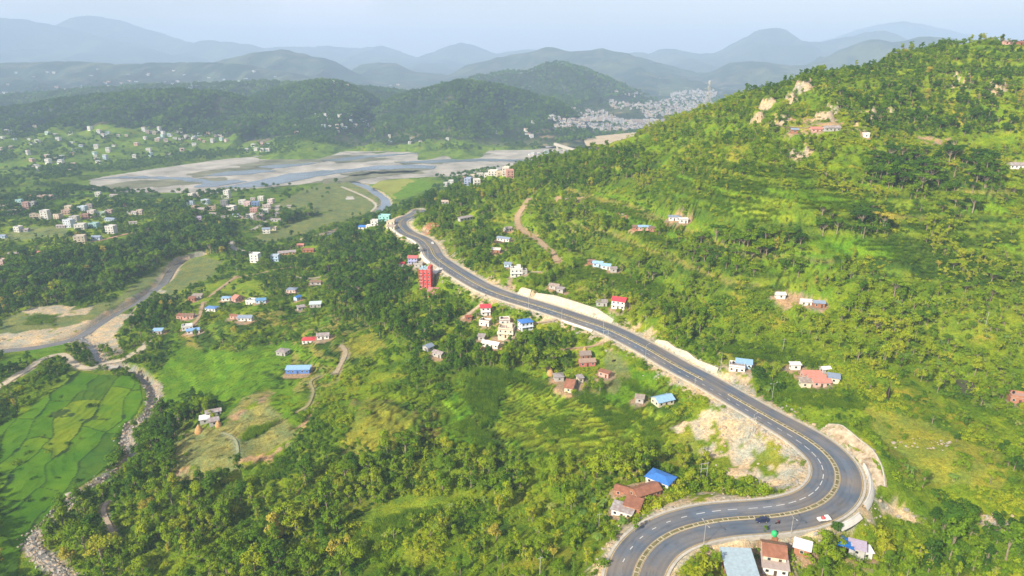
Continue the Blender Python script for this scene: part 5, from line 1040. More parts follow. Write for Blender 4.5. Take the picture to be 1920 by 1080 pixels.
def keep_clear(x, y, z, px, py, th):
    """th = height of the plant; drop it where it would stand on a road, a house, water or hide them"""
    ok = np.ones(len(x), bool)
    for P in [ROAD] + [C for n_, C, w, c in LANEW] + [STREAM, RIV, RIV2, SIDE]:
        m = (x > P[:, 0].min() - 30) & (x < P[:, 0].max() + 30) & (y > P[:, 1].min() - 45) & (y < P[:, 1].max() + 30)
        if not m.any(): continue
        r = 12.2 if P is ROAD else 4.2 if P is STREAM else 9.5 if (P is RIV or P is RIV2) else 3.2
        j = np.where(m)[0]; rr = np.hypot(x[j], y[j])
        for f in ((0, .5, .95) if P is ROAD or P is RIV else (0, .45)):
            s = 1 + f * th[j] / np.maximum(abs(z[j]), 20); d, _ = linedist(x[j] * s, y[j] * s, P); ok[j[d < (r if f == 0 else r * .72)]] = False
    m = np.where((x > -60) & (x < 200) & (y > 200) & (y < 480))[0]
    if len(m):
        D, I = linedist(x[m], y[m], ROAD); sd = ((x[m] - ROAD[I, 0]) * RN[I, 0] + (y[m] - ROAD[I, 1]) * RN[I, 1]) > 0
        for off_, bt_, hh_ in BANKS: ok[m[sd & (hh_[I] > .15) & (D < off_ + bt_ + 2.2)]] = False
    t = np.sqrt(x * x + y * y + z * z)
    for (hx, hy), ht, hw in zip(HPX, HPT, HWD):
        k = FOC / ht; cand = (abs(px - hx) < hw * k * .62 + 3) & (py > hy - 2 - hw * k * .45) & (py < hy + th * k * .8 + 1) & (t < ht + hw * .8); ok &= ~cand
    return ok
def density(x, y, z, px, py):
    wx, wy = px_warp(x, y, px, py, 5); n = len(x); hid = hidden(x, y, z)
    cl = fbm(x / 30, y / 30, 101, 3); D = .24 + 1.7 * ss(.50, .66, cl); tone = .34 + .30 * ss(-250, 250, x) + (fbm(x / 40, y / 40, 103, 3) - .5) * .9; sc = np.full(n, .72); mix = np.tile(np.array([.78, .12, .04, .02, .04]), (n, 1))
    L_ = (x < -250) & (y > 500); D[L_] = .22 + 1.1 * ss(.55, .7, cl[L_]); tone[L_] -= .22
    fv = y > 1400; D[fv] = .5 + .8 * ss(.45, .6, cl[fv]); tone[fv] = .12; sc[fv] = .95
    for P, d, t, mxx, s in DENSE:
        m = inpoly(wx, wy, P) & ~hid; D[m] = d * (.55 + .9 * ss(.35, .6, fbm(x[m] / 15, y[m] / 15, 105, 2))); tone[m] = t + (fbm(x[m] / 25, y[m] / 25, 107, 3) - .5) * .55; mix[m] = mxx; sc[m] = s
    D[hid] = 1.2
    for P in SCRUB: m = inpoly(wx, wy, P); D[m] *= .3
    for P in NOTREE: D[inpoly(wx, wy, P) & ~hid] = .0
    tm = np.zeros(n, bool)
    for P in TERR: tm |= inpoly(wx, wy, P)
    D = np.where(tm & (D < .9), D * .32, D); return D, tone, sc, mix
SPC = 4.0
gx, gy, gz, gpx, gpy = grow(SPC, 70, 950); D_, T_, S_, M_ = density(gx, gy, gz, gpx, gpy)
acc = rng.random(len(gx)) < D_ * SPC * SPC / 100 * 2.6
gx, gy, gz, gpx, gpy, T_, S_, M_ = [k[acc] for k in (gx, gy, gz, gpx, gpy, T_, S_, M_)]
KN = ['broadleaf_tree', 'slender_tree', 'spreading_tree', 'bamboo_clump', 'banana_plant']; KH = np.array([9, 9, 10, 9, 3.5])
kk = (rng.random(len(gx))[:, None] > np.cumsum(M_, 1)).sum(1).clip(0, 4); sc = S_ * np.exp(np.clip(rng.normal(-.12, .34, len(gx)), -.9, .38)) * .95; sc = np.where(kk == 4, .9 + .3 * rng.random(len(gx)), sc)
ok = keep_clear(gx, gy, gz, gpx, gpy, KH[kk] * sc); T = np.clip(T_ + rng.normal(0, .17, len(gx)) + .04, 0, .95) * .82; T = np.where(rng.random(len(gx)) < .012, .95, T)
TREES = np.c_[gx, gy, gz, gpx, gpy, kk, sc, T][ok]; print('trees', len(TREES))
LM_ = [(1238,905,'the vivid blue hipped roof'), (1190,945,'the rusty roofs by the loop'), (1242,756,'the pale blue gable roof'), (1161,577,'the red-gabled white house'), (1100,680,'the pink-red farmhouse'), (1070,725,'the long rusty farmhouse'), (985,617,'the bright blue roof'), (800,541,'the red tower'), (910,589,'the small red-roofed house'),
 (580,640,'the red-roofed field house'), (560,697,'the long blue shed'), (390,795,'the two haystacks'), (420,850,'the mown brown fields'), (100,850,'the rice paddies'), (190,690,'the stream bridge'), (240,800,'the boulder stream'), (60,1020,'the lower boulder stream'), (300,540,'the dark river reach'), (480,535,'the white gravel clearings'),
 (1530,715,'the stepped red farmstead'), (1385,692,'the white roadside house'), (1505,570,'the bare yard'), (1815,725,'the green pond'), (1600,860,'the tan cut slope'), (1380,840,'the rocky knoll'), (1384,1060,'the big metal roof'), (1450,1050,'the patched rusty roof'), (1578,1020,'the blue tarpaulin'), (1700,1000,'the rocky gully'), (1860,1000,'the corner scar'),
 (1125,497,'the blue-roofed pair'), (1208,430,'the broad blue hill roof'), (1530,246,'the cliffside farmhouses'), (1900,90,'the hilltop skyline'), (1740,340,'the upper dark grove'), (1450,480,'the middle grove'), (1640,420,'the tall grove of the slope'), (1640,460,'the bright hillside meadow'), (740,980,'the rounded pasture'), (860,790,'the striped green terraces'), (1050,780,'the yellow-green terraces'),
 (760,410,'the top bend'), (690,420,'the top bend village'), (970,515,'the white block house'), (990,410,'the dirt road'), (150,425,'the valley village'), (460,390,'the lane village'), (600,640,'the grey-roofed field house'), (450,600,'the slate blue roof in the crops'), (1000,1020,'the banana slope'), (1300,1050,'the lower loop verge'), (1750,560,'the bamboo slope'), (1150,300,'the wooded ridge line'), (700,760,'the dry grass hillside'), (620,960,'the big lime-green tree')]
LMA = np.array([(a, b) for a, b, c in LM_], float)
TONES = [(.16, 'very dark green'), (.30, 'deep green'), (.42, 'mid green'), (.54, 'fresh green'), (.66, 'light green'), (.8, 'yellow-green'), (2, 'straw-coloured')]
def relpos(dx, dy):
    d = math.hypot(dx, dy)
    if d < 14: return 'right beside'
    near = 'just ' if d < 60 else 'well ' if d > 150 else ''
    a = math.degrees(math.atan2(-dy, dx)) % 360; return near + ['right of', 'above right of', 'above', 'above left of', 'left of', 'below left of', 'below', 'below right of'][int((a + 22.5) // 45) % 8]
FORM = {'broadleaf_tree': 'rounded tree', 'slender_tree': 'slender tree', 'spreading_tree': 'wide-spreading tree', 'bamboo_clump': 'bamboo clump', 'banana_plant': 'banana plant'}
CAP = {'broadleaf_tree': 290, 'slender_tree': 150, 'spreading_tree': 120, 'bamboo_clump': 110, 'banana_plant': 130}
NMC = {'crown': 'crown', 'foliage': 'foliage', 'leaves': 'leaves'}
FIRST = {}; used = np.zeros(len(TREES), bool)
tt = np.linalg.norm(TREES[:, :3], axis=1); vis = (TREES[:, 3] > 0) & (TREES[:, 3] < 1920) & (TREES[:, 4] < 1095) & (TREES[:, 4] > 60)
SEEN = {}
def uniq(lb, px, py):
    if lb not in SEEN: SEEN[lb] = 0; return lb
    for j in np.argsort(((LMA - (px, py))**2).sum(1))[1:4]:
        l2 = f"{lb}, {relpos(px - LMA[j][0], py - LMA[j][1]).replace('just ', '').replace('well ', '')} {LM_[j][2]}"
        if len(l2.replace('-', ' ').split()) <= 16 and l2 not in SEEN: SEEN[l2] = 0; return l2
    return lb
def plant(i, k, v):
    x, y, z, px, py, _, s, tn = TREES[i]; crown, trunk, hh, cn = PROTO[k][v]
    tone = next(n for q, n in TONES if tn <= q); sz = 'small ' if s < .62 else 'tall ' if s > 1.12 else 'medium '
    j = int(((LMA - (px, py))**2).sum(1).argmin()); lm = LM_[j]
    o = empty(k, (x, y, z), rng.uniform(0, 6.28), label=uniq(f"{sz}{tone} {FORM[k]} {relpos(px - lm[0], py - lm[1])} {lm[2]}", px, py), category='banana plant' if k == 'banana_plant' else 'bamboo' if k == 'bamboo_clump' else 'tree', group=f"{FORM[k].split(' with')[0]}s around {lm[2]}")
    o.scale = (s, s, s * rng.uniform(.88, 1.15))
    a = link(cn, crown, o); a['tint'] = float(tn); b = link('culms' if k == 'bamboo_clump' else 'stem' if k == 'banana_plant' else 'trunk', trunk, o); return a, b
for ki, k in enumerate(KN):
    c = np.where((TREES[:, 5] == ki) & vis)[0]; size = TREES[c, 6] * KH[ki] / tt[c]; c = c[np.argsort(-size)][:CAP[k]]; nv = len(PROTO[k])
    for q, i in enumerate(c):
        v = q % nv; ab = plant(i, k, v); FIRST.setdefault((k, v), ab); used[i] = True
for ki, k in enumerate(KN):
    c = np.where((TREES[:, 5] == ki) & ~used)[0]
    if len(c) == 0: continue
    s = TREES[c, 6]; nm = {'broadleaf_tree': 'woodland', 'slender_tree': 'slender_woodland', 'spreading_tree': 'spreading_woodland', 'bamboo_clump': 'bamboo_thicket', 'banana_plant': 'banana_grove'}[k]
    scatter(nm, TREES[c, :3], np.stack([s, s, s], 1), TREES[c, 7], [list(FIRST[(k, v)]) for v in range(len(PROTO[k])) if (k, v) in FIRST])
# source plants for the masses: real plants that stand in the scene at the foot of the wood
def src(name, me, x, y):
    z = float(height([x], [y])[0]); o = link(name, me, None, kind='stuff'); o.location = (x, y, z); o['tint'] = .3; return o
SHO = [src('undergrowth_clump', m, -60 + 9 * i, 170) for i, m in enumerate(SHR)]
FTO = [src('far_woodland_tree', m, -560 + 12 * i, 900) for i, m in enumerate(FART)]
MZO = [src('maize_patch', m, -95 + 8 * i, 282) for i, m in enumerate(MAIZE)]
# undergrowth
ux, uy, uz, upx, upy = grow(2.1, 100, 600); ub = fbm(ux / 12, uy / 12, 201, 3); um = fbm(ux / 35, uy / 35, 203, 3); dens = .16 + .84 * ss(.44, .60, ub * .6 + um * .4)
wx, wy = px_warp(ux, uy, upx, upy); bad = np.zeros(len(ux), bool); thin = np.ones(len(ux))
for P in NOTREE[len(OPEN):]: bad |= inpoly(wx, wy, P)
for P in OPEN: thin[inpoly(wx, wy, P)] = .5
for c in COV:
    if c[1] > .3: thin[inpoly(wx, wy, c[2])] = .07
    elif c[0] in (GRS, DRY): thin[inpoly(wx, wy, c[2])] = .16
for P in TERR: thin[inpoly(wx, wy, P)] *= .5
bad &= ~(rng.random(len(ux)) < .03)
a_ = (rng.random(len(ux)) < dens * thin) & ~bad; ux, uy, uz, upx, upy, um, ub = [q[a_] for q in (ux, uy, uz, upx, upy, um, ub)]
s = np.clip(rng.lognormal(-.05, .42, len(ux)), .4, 2.6) * (.7 + .6 * um)
a_ = keep_clear(ux, uy, uz, upx, upy, s * 1.7); ux, uy, uz, um, ub, s = [q[a_] for q in (ux, uy, uz, um, ub, s)]; ton = np.clip(.34 + .25 * ss(-250, 200, ux) + (fbm(ux / 22, uy / 22, 207, 3) - .5) * 1.5 + rng.normal(0, .1, len(ux)), 0, .85) * .85
print('shrubs', len(ux)); scatter('undergrowth', np.stack([ux, uy, uz - .1], 1), np.stack([s, s, s * rng.uniform(.6, 1.1, len(s))], 1), ton, [[o] for o in SHO])
# thinner bush cover farther up the valley and slope
ux, uy, uz, upx, upy = grow(4.5, 620, 1000); ub = fbm(ux / 30, uy / 30, 211, 3); a_ = rng.random(len(ux)) < .25 + .75 * ss(.45, .6, ub)
for P in NOTREE: a_ &= ~inpoly(upx, upy, P)
ux, uy, uz, upx, upy = [q[a_] for q in (ux, uy, uz, upx, upy)]; a_ = keep_clear(ux, uy, uz, upx, upy, np.full(len(ux), 2.)); ux, uy, uz = ux[a_], uy[a_], uz[a_]
s = rng.uniform(1.4, 2.9, len(ux)); scatter('far_undergrowth', np.stack([ux, uy, uz - .2], 1), np.stack([s, s, s * .8], 1), np.clip(.2 + .2 * ss(-300, 0, ux) + rng.normal(0, .12, len(ux)), 0, .8), [[o] for o in SHO])
# woods beyond, along the river and over the far hills
def farwoods(name, spacing, y0, y1, xl, dfun, smin, smax):
    xs = np.arange(-xl, xl, spacing); ys = np.arange(y0, y1, spacing * 1.2); X, Y = np.meshgrid(xs, ys); x = X.ravel() + rng.uniform(-.5, .5, X.size) * spacing; y = Y.ravel() + rng.uniform(-.5, .5, X.size) * spacing
    m = abs(x) < y * .82; x, y = x[m], y[m]; z = np.where(y < 1725, height(x, y), fh(x, y)); px, py = project(x, y, z); m = (px > -60) & (px < 1400) & (rng.random(len(x)) < dfun(x, y, z, px, py)); x, y, z = x[m], y[m], z[m]
    s = rng.uniform(smin, smax, len(x)); print(name, len(x)); scatter(name, np.stack([x, y, z - .5], 1), np.stack([s, s, s], 1), np.clip(.06 + (fbm(x / 60, y / 60, 301, 3) - .5) * .7 + rng.normal(0, .08, len(x)), 0, .8), [[o] for o in FTO])
def dn1(x, y, z, px, py):
    d = .10 + .9 * ss(.50, .62, fbm(x / 60, y / 90, 311, 4)); bad = inpoly(px, py, BED) | inpoly(px, py, [(470,445),(560,390),(590,400),(640,335),(720,330),(830,335),(800,365),(720,400),(640,430),(500,458)]); d[bad] = 0
    d[inpoly(px, py, [(0,290),(260,285),(330,275),(430,265),(480,280),(430,290),(330,303),(240,318),(150,330),(0,345)])] *= 1.0
    d[inpoly(px, py, [(0,322),(120,325),(240,322),(330,308),(430,292),(470,286),(440,280),(330,292),(240,305),(100,315)])] = .9
    d[inpoly(px, py, [(120,262),(440,250),(520,262),(440,280),(300,290),(60,300),(0,290),(0,262)])] *= .4; return d
farwoods('riverside_woods', 7.5, 900, 1730, 1200, dn1, .7, 1.3)
def dn2(x, y, z, px, py):
    d = np.where(z > -190, .95, .15 + .7 * ss(.48, .6, fbm(x / 90, y / 130, 313, 4))); d[inpoly(px, py, TOWN)] *= .12; d[inpoly(px, py, BED)] = 0; return d
TOWN = [(1010,228),(1080,222),(1090,195),(1180,180),(1240,170),(1330,175),(1340,215),(1260,245),(1180,250),(1100,245),(1050,245)]
farwoods('hill_forest', 11, 1730, 2650, 1700, dn2, 1.15, 1.9)
farwoods('hill_forest', 17, 2650, 3900, 2600, dn2, 1.6, 2.6)
# ------------------------------------------------------------------ rice paddies beside the boulder stream
PAD_PX = [(-60,830),(0,800),(40,785),(85,750),(108,712),(125,690),(150,700),(185,705),(240,703),(262,716),(268,745),(255,770),(232,790),(224,812),(224,850),(205,870),(170,895),(120,925),(80,960),(55,990),(38,1010),(30,1045),(40,1100),(-60,1140)]
PW = np.stack([np.asarray(k) for k in at_z(np.array(PAD_PX)[:, 0], np.array(PAD_PX)[:, 1], -209.8)], 1)
def paddies():
    st = .75; xs = np.arange(PW[:, 0].min(), PW[:, 0].max(), st); ys = np.arange(PW[:, 1].min(), PW[:, 1].max(), st); X, Y = np.meshgrid(xs, ys); x = X.ravel(); y = Y.ravel(); inn = inpoly(x, y, PW[:, :2])
    u = x + (fbm(x / 34, y / 34, 401, 3) - .5) * 26; v = y + (fbm(x / 40, y / 40, 403, 3) - .5) * 44
    # long terraces along the valley, each cut across at uneven places
    w1 = u / 15.0 + v * .012; k1 = np.floor(w1); f1 = w1 - k1; off = _h(k1.astype(int), k1.astype(int) * 0, 7) * 30; w2 = (v + off) / 52; k2 = np.floor(w2); f2 = w2 - k2
    r = _h(k1.astype(int), k2.astype(int), 11); e1 = np.minimum(f1, 1 - f1) * 15; e2 = np.minimum(f2, 1 - f2) * 52; bund = (e1 < .42 + .9 * (vnoise(x / 14, y / 14, 8) > .72)) | (e2 < .36)
    z = height(x, y); zb = -211.6 + 1.9 * ss(-340, -150, -y - x * .3 * 0) * 0
    base = z.mean(); lev = np.round((z + .25 * r) / .5) * .5
    zz = np.maximum(z + .12, lev) + .15 + np.where(bund, .18, 0) + (fbm(x / 1.2, y / 1.2, 5, 2) - .5) * .12
    C = np.array([(.070, .175, .006), (.09, .205, .007), (.115, .22, .008), (.08, .19, .007), (.06, .14, .012), (.15, .235, .012)])[np.minimum((r * 6).astype(int), 5)]; C = C * (.85 + .3 * fbm(x / 5, y / 5, 9, 3))[:, None]  # rice greens set slightly darker, the shade over these fields put into the colour
    C[bund] = (.03, .065, .014); wild = fbm(x / 22, y / 22, 433, 3) > .80; C[wild & (fbm(x / 2, y / 2, 434, 2) > .45)] = (.045, .085, .02); mud = (r > .965); C[mud] = (.24, .21, .13)
    nx, ny = len(xs), len(ys); i = np.arange(nx * ny).reshape(ny, nx); F = np.stack([i[:-1, :-1].ravel(), i[:-1, 1:].ravel(), i[1:, 1:].ravel(), i[1:, :-1].ravel()], 1); F = F[inn[F].all(1)]
    us, inv = np.unique(F, return_inverse=True); F = inv.reshape(F.shape)
    me = mesh_np('rice_paddies', np.stack([x, y, zz], 1)[us], F, land_material('rice', 1.6, 5, .05, .22, .8, .25), True, {'land': ('FLOAT_COLOR', 'POINT', np.c_[C, np.zeros(len(C))][us].astype(np.float32))}); link('rice_paddies', me, None, kind='structure')
paddies()
# ------------------------------------------------------------------ boulders and rubble
def rockmesh(name, m, seed, squash=.7):
    r_ = np.random.default_rng(seed); import bmesh; bm = bmesh.new(); bmesh.ops.create_icosphere(bm, subdivisions=1, radius=1)
    for v in bm.verts: v.co = v.co * float(r_.uniform(.65, 1.15)); v.co.z *= squash
    me = bpy.data.meshes.new(name); bm.to_mesh(me); bm.free(); me.materials.append(m); return me
RM = [mat('boulder_pale', (.42, .37, .30), .9, .1, 0, .2, .8, .4), mat('boulder_grey', (.34, .32, .29), .9, .1, 0, .2, .8, .4), mat('boulder_tan', (.42, .32, .22), .9, .1, 0, .2, .8, .4)]
RKO = [src('boulder', rockmesh('boulder_shape', RM[i % 3], i), STREAM[40 + i * 3, 0] + 2, STREAM[40 + i * 3, 1]) for i in range(6)]
P_ = []; Q_ = []
for k in range(5200):
    i = int(rng.integers(25, len(STREAM))); d = rng.normal(0, 1.7); P_.append((STREAM[i, 0] + d + rng.normal(0, 1), STREAM[i, 1] + rng.normal(0, 1.6))); Q_.append(rng.lognormal(-.75, .45))
for k in range(900):
    i = int(rng.integers(0, len(SIDE))); P_.append((SIDE[i, 0] + rng.normal(0, 5), SIDE[i, 1] + rng.normal(0, 4))); Q_.append(rng.lognormal(-.7, .4))
rk = [] # rubble on scars and along the highway
for c in COV:
    if c[0] == ROCKC or (c[0] == SAND and c[2][0][1] > 740) or (c[0] == RED):
        A = np.array(c[2], float); n = int(150 if c[0] == ROCKC else 70); q = rng.uniform(A.min(0), A.max(0), (n, 2)); rk += [tuple(v) for v in q[inpoly(q[:, 0], q[:, 1], A)]]
rw = cast(rk); rw = rw[~np.isnan(rw[:, 0])]; dd_, _ = linedist(rw[:, 0], rw[:, 1], ROAD); rw = rw[dd_ > 12]
P_ += [(v[0], v[1]) for v in rw]; Q_ += list(rng.lognormal(-.7, .45, len(rw)))
for k in range(1100):
    i = int(rng.integers(60, len(ROAD) - 1)); sd = rng.choice((-1, 1)); d = sd * (11.4 + rng.exponential(1.8)); P_.append(tuple(ROAD[i, :2] + RN[i] * d)); Q_.append(rng.lognormal(-.75, .5))
P_ = np.array(P_); Q_ = np.clip(np.array(Q_), .2, 1.9); pz = height(P_[:, 0], P_[:, 1])
scatter('boulders', np.c_[P_, pz + .1 * Q_], np.stack([Q_, Q_ * rng.uniform(.6, 1, len(Q_)), Q_], 1), Q_ * 0, [[o] for o in RKO])
# ------------------------------------------------------------------ maize rows
def maize(polys):
    pts = []
    for P in polys:
        A = np.array(P, float); w = cast([tuple(q) for q in A]); w = w[~np.isnan(w[:, 0])]; lo, hi = w[:, :2].min(0), w[:, :2].max(0); X, Y = np.meshgrid(np.arange(lo[0], hi[0], 3.8), np.arange(lo[1], hi[1], 3.2)); pts.append(np.c_[X.ravel(), Y.ravel()])
    X, Y = np.meshgrid(np.arange(-250, 420, 2.9), np.arange(250, 600, 2.7)); pts.append(np.c_[X.ravel(), Y.ravel()])
    P = np.concatenate(pts); P += rng.uniform(-.4, .4, P.shape); z = height(P[:, 0], P[:, 1]); px, py = project(P[:, 0], P[:, 1], z); m = np.zeros(len(P), bool)
    for q in polys: m |= inpoly(px, py, q)
    tq = np.zeros(len(P), bool)
    for q in TERR[:2] + TERR[7:]: tq |= inpoly(px, py, q)
    m |= tq & (terrace_crop(P[:, 0], P[:, 1], z)[2] == 0) & (fbm(P[:, 0] / 30, P[:, 1] / 30, 77, 2) > .42)
    m &= (P[:, 1] < 640) & ~hidden(P[:, 0], P[:, 1], z); P, z, px, py = P[m], z[m], px[m], py[m]; k = keep_clear(P[:, 0], P[:, 1], z, px, py, np.full(len(P), 2.)); P, z = P[k], z[k]
    rot = np.zeros((len(P), 3)); rot[:, 2] = .35; s = rng.uniform(.85, 1.1, len(P)); print('maize', len(P))
    scatter('maize_field', np.c_[P, z - .1], np.stack([s, s, s], 1), np.clip(.30 + rng.normal(0, .06, len(P)) + .25 * (fbm(P[:, 0] / 40, P[:, 1] / 40, 3, 2) - .5), 0, 1), [[o] for o in MZO], tilt=rot)
maize([c[2] for c in COV if c[0] == MZ] + [[(1085,485),(1180,520),(1260,540),(1250,560),(1120,530),(1060,510)],[(990,510),(1080,520),(1060,545),(1000,535)],[(1500,375),(1620,380),(1610,398),(1500,392)],[(1350,380),(1460,395),(1440,410),(1340,398)],[(1720,420),(1800,430),(1790,445),(1720,440)],[(1440,740),(1560,730),(1640,745),(1620,770),(1480,760)],[(640,1000),(760,960),(840,950),(700,1060)],[(60,590),(110,592),(100,606),(40,612)],[(1560,1040),(1640,1050),(1600,1080),(1520,1080)],[(540,300),(560,300),(560,301)]])
# ------------------------------------------------------------------ haystacks, lamps, poles
HAY = mat('straw', (.50, .30, .13), .95, .05, 0, .2, 1.2, .7); WOODP = mat('pole_wood', (.22, .17, .12), .9)
def haystack(px, py, h, label):
    p = cast([(px, py)])[0]; o = empty('haystack', p, 0, label=label, category='haystack', group='straw haystacks by the farms'); r = h * .42
    MB().lathe([(r * .8, -.4), (r, .1), (r * 1.05, h * .22), (r * .8, h * .5), (r * .42, h * .76), (r * .12, h * .96), (.05, h)], 14).obj('straw', HAY, o, True); MB().bar((0, 0, h * .9), (0, 0, h * 1.2), .1).obj('pole', WOODP, o)
for a in [(374,812,5.6,'tall conical haystack with a pole left of the grey farm roofs'), (410,800,4.2,'shorter haystack leaning against the grey farm roofs'), (1032,704,5,'haystack behind the long rusty farmhouse'), (1105,571,4,'small haystack by the grey cattle shed'), (1291,898,3.4,'small haystack near the pole frame above the loop'), (20,503,4.5,'haystack beside the brick-pink house at the left edge'), (1096,660,3.5,'straw heap behind the dark thatched barn')]: haystack(*a)
for (px, py, w, d, rot, rk_, rc, lb) in [(401,778,8,4,25,'gable',rGR,'grey tin-roofed farmhouse among trees behind the two haystacks'), (385,792,5,4,20,'shed',rWH,'pale grey shed between the tall haystack and a tree'), (402,796,5,3.4,25,'shed',rGR,'grey lean-to beside the shorter haystack')]:
    house('farmhouse' if rk_ == 'gable' else 'shed', cast([(px, py)])[0], w, d, 1, rot, GY, rk_, rc, lb)
STEEL = mat('lamp_steel', (.50, .50, .48), .5, .4, .3, .05)
LPX = [(1471,990,'double-armed lamp beside the lower road below the median'), (1307,1010,'double-armed lamp on the inner curve of the loop'), (1301,741,'lamp on the downhill verge near the pale blue gable roof'), (1210,676,'lamp on the downhill verge above the bushes'), (1053,606,'lamp by the middle highway near the blue-roofed house'), (991,582,'lamp by the highway below the pale cut wall'), (1447,752,'tall lamp post on the green uphill verge'), (1351,692,'lamp post beside the white roadside house'), (1410,812,'lamp post on the rocky knoll edge'), (840,505,'lamp where the walkway leaves the highway'), (926,531,'lamp on the uphill side above the tall tan wall'), (813,479,'lamp on the valley side of the far bend'), (1210,620,'slim lamp uphill of the middle highway'), (775,425,'lamp at the top bend of the highway'), (1616,905,'lamp outside the sharp highway bend')]
for px, py, lb in LPX:
    p = cast([(px, py)])[0]; i = int(((ROAD[:, :2] - p[:2])**2).sum(1).argmin()); v = ROAD[i, :2] - p[:2]; dist = np.linalg.norm(v)
    if dist < 10.2: p[:2] = ROAD[i, :2] - v / dist * 10.4; v = ROAD[i, :2] - p[:2]; p[2] = height([p[0]], [p[1]])[0]
    o = empty('street_lamp', p, math.atan2(v[1], v[0]), label=lb, category='street lamp', group='street lamps along the highway'); H_ = 9.5
    MB().bar((0, 0, -.5), (0, 0, H_), .22, n=6, w2=.12).obj('pole', STEEL, o)
    arms = (1, -1) if 'double' in lb or 'tall' in lb else (1,)
    for s in arms: MB().bar((0, 0, H_ - .15), (s * 1.8, 0, H_ + .35), .1, n=4).obj('arm', STEEL, o); MB().box(min(s * 1.7, s * 2.5), max(s * 1.7, s * 2.5), -.16, .16, H_ + .3, H_ + .44).obj('lamp_head', STEEL, o)
    MB().box(-.35, .35, -.35, .35, -.4, .25).obj('base', CONC, o)
for px, py, lb in [(1318,904,'tall twin-pole transformer frame beside the small haystack'), (1408,818,'twin-pole frame at the edge of the rocky knoll'), (1135,646,'twin-pole frame by the highway above the pink-red farmhouse')]:
    p = cast([(px, py)])[0]; o = empty('power_pole_frame', p, R(15), label=lb, category='power poles')
    for s in (-1, 1): MB().bar((s * 1.5, 0, -.6), (s * 1.5, 0, 9.6), .3, n=6, w2=.2).obj('pole', STEEL, o)
    MB().box(-2, 2, -.09, .09, 9.0, 9.2).obj('crossbar', STEEL, o); MB().box(-1.7, 1.7, -.1, .1, 6.5, 6.7).obj('crossbar', STEEL, o)
    for k in (-1.6, 0, 1.6): MB().lathe([(.09, 9.21), (.12, 9.3), (.05, 9.6)], 6, (k, 0)).obj('insulator', WOODP, o)
for px, py, lb in [(1122,995,'leaning pale pole among the banana plants'), (1580,500,'bare pole in front of the mid-slope grove'), (1848,610,'slim pole on the right-hand slope'), (445,516,'pole beside the clearing road'), (1012,1078,'pale pole at the bottom of the banana slope'), (1467,660,'pole above the white low shed'), (165,520,'tall bare pole in the left-hand wood'), (1131,618,'pole on the white wall by the highway')]:
    p = cast([(px, py)])[0]
    if np.isnan(p[0]): continue
    o = empty('utility_pole', p, R(20), label=lb, category='utility pole'); MB().bar((0, 0, -.5), (.2, 0, 8), .26, n=6, w2=.16).obj('pole', STEEL, o); MB().box(-.8, 1.2, -.06, .06, 7.2, 7.34).obj('crossbar', STEEL, o)
# ------------------------------------------------------------------ vehicles
TYRE = mat('tyre', (.02, .02, .02), .8)
def paint(n, c): return mat('paint_' + n, c, .3, .5, 0, .03, 1)
def prism(m, prof, y0, y1, y0t=None, y1t=None):
    """side outline (x, z) swept across; the upper points lean inwards"""
    zt = max(p[1] for p in prof); zb = min(p[1] for p in prof); V = []
    for yy, s in ((y0, 1), (y1, -1)):
        for x, z in prof: V.append((x, yy + s * .16 * max(0, (z - .95)), z))
    n = len(prof); m.add(V, [tuple(range(n))[::-1], tuple(range(n, 2 * n))] + [(k, (k + 1) % n, n + (k + 1) % n, n + k) for k in range(n)]); return m
def wheels(o, xs, y, r):
    for x in xs:
        for s in (-1, 1):
            m = MB(); m.bar((x, s * y - .11, r), (x, s * y + .11, r), r * 2, n=12); w = m.obj('wheel', TYRE, o); q = MB(); q.bar((x, s * (y + .115) - .02, r), (x, s * (y + .115) + .02, r), r * 1.1, n=8); q.obj('rim', STEEL, w)
def car(pos, ang, col, nm, label, cat, suv=False):
    o = empty(nm, pos, ang, label=label, category=cat); pm = paint(nm, col); h = 1.72 if suv else 1.45; L2 = 2.2
    prism(MB(), [(-L2, .35), (L2, .35), (L2, .8), (L2 - .15, .98), (1.05, 1.05), (-L2 + .05, 1.08), (-L2, .8)], -.88, .88).obj('body', pm, o)
    c = prism(MB(), [(-L2 + .12, 1.06), (1.1, 1.04), (.45, h - .06), (.1, h), (-1.7, h), (-2.0 if suv else -1.5, h - .08)], -.80, .80).obj('cabin', pm, o)
    g = MB(); g.add([(1.12, -.68, 1.08), (1.12, .68, 1.08), (.49, .62, h - .10), (.49, -.62, h - .10)], [(0, 1, 2, 3)]); g.obj('windscreen', GLASS, o)
    for s in (-1, 1): m = MB(); m.add([(.9, s * .80, 1.10), (-1.7, s * .80, 1.10), (-1.55, s * .745, h - .12), (.42, s * .745, h - .12)], [(0, 1, 2, 3) if s > 0 else (3, 2, 1, 0)]); m.obj('side_window', GLASS, o)
    wheels(o, (-1.35, 1.35), .82, .34)
    for s in (-1, 1): MB().box(L2 - .04, L2 + .02, s * .72 - .16, s * .72 + .16, .66, .82).obj('headlight', FRAME, o); MB().box(-L2 - .02, -L2 + .04, s * .72 - .13, s * .72 + .13, .7, .9).obj('tail_light', mat('tail_red', (.4, .02, .02), .4), o)
    return o
def onroad(px, py):
    x, y, z = [float(k) for k in at_z(px, py, -160)]; i = int(((ROAD[:, :2] - (x, y))**2).sum(1).argmin()); return (x, y, ROAD[i, 2] + .01), math.atan2(RTAN[i, 1], RTAN[i, 0])
p, a = onroad(1428, 978); car(p, a, (.02, .03, .08), 'parked_car', 'dark blue sport utility car on the lower carriageway near the median', 'car', True)
p, a = onroad(811, 453); car(p, a, (.75, .75, .75), 'car', 'white car alone on the far highway bend', 'car')
p, a = onroad(1545, 976)
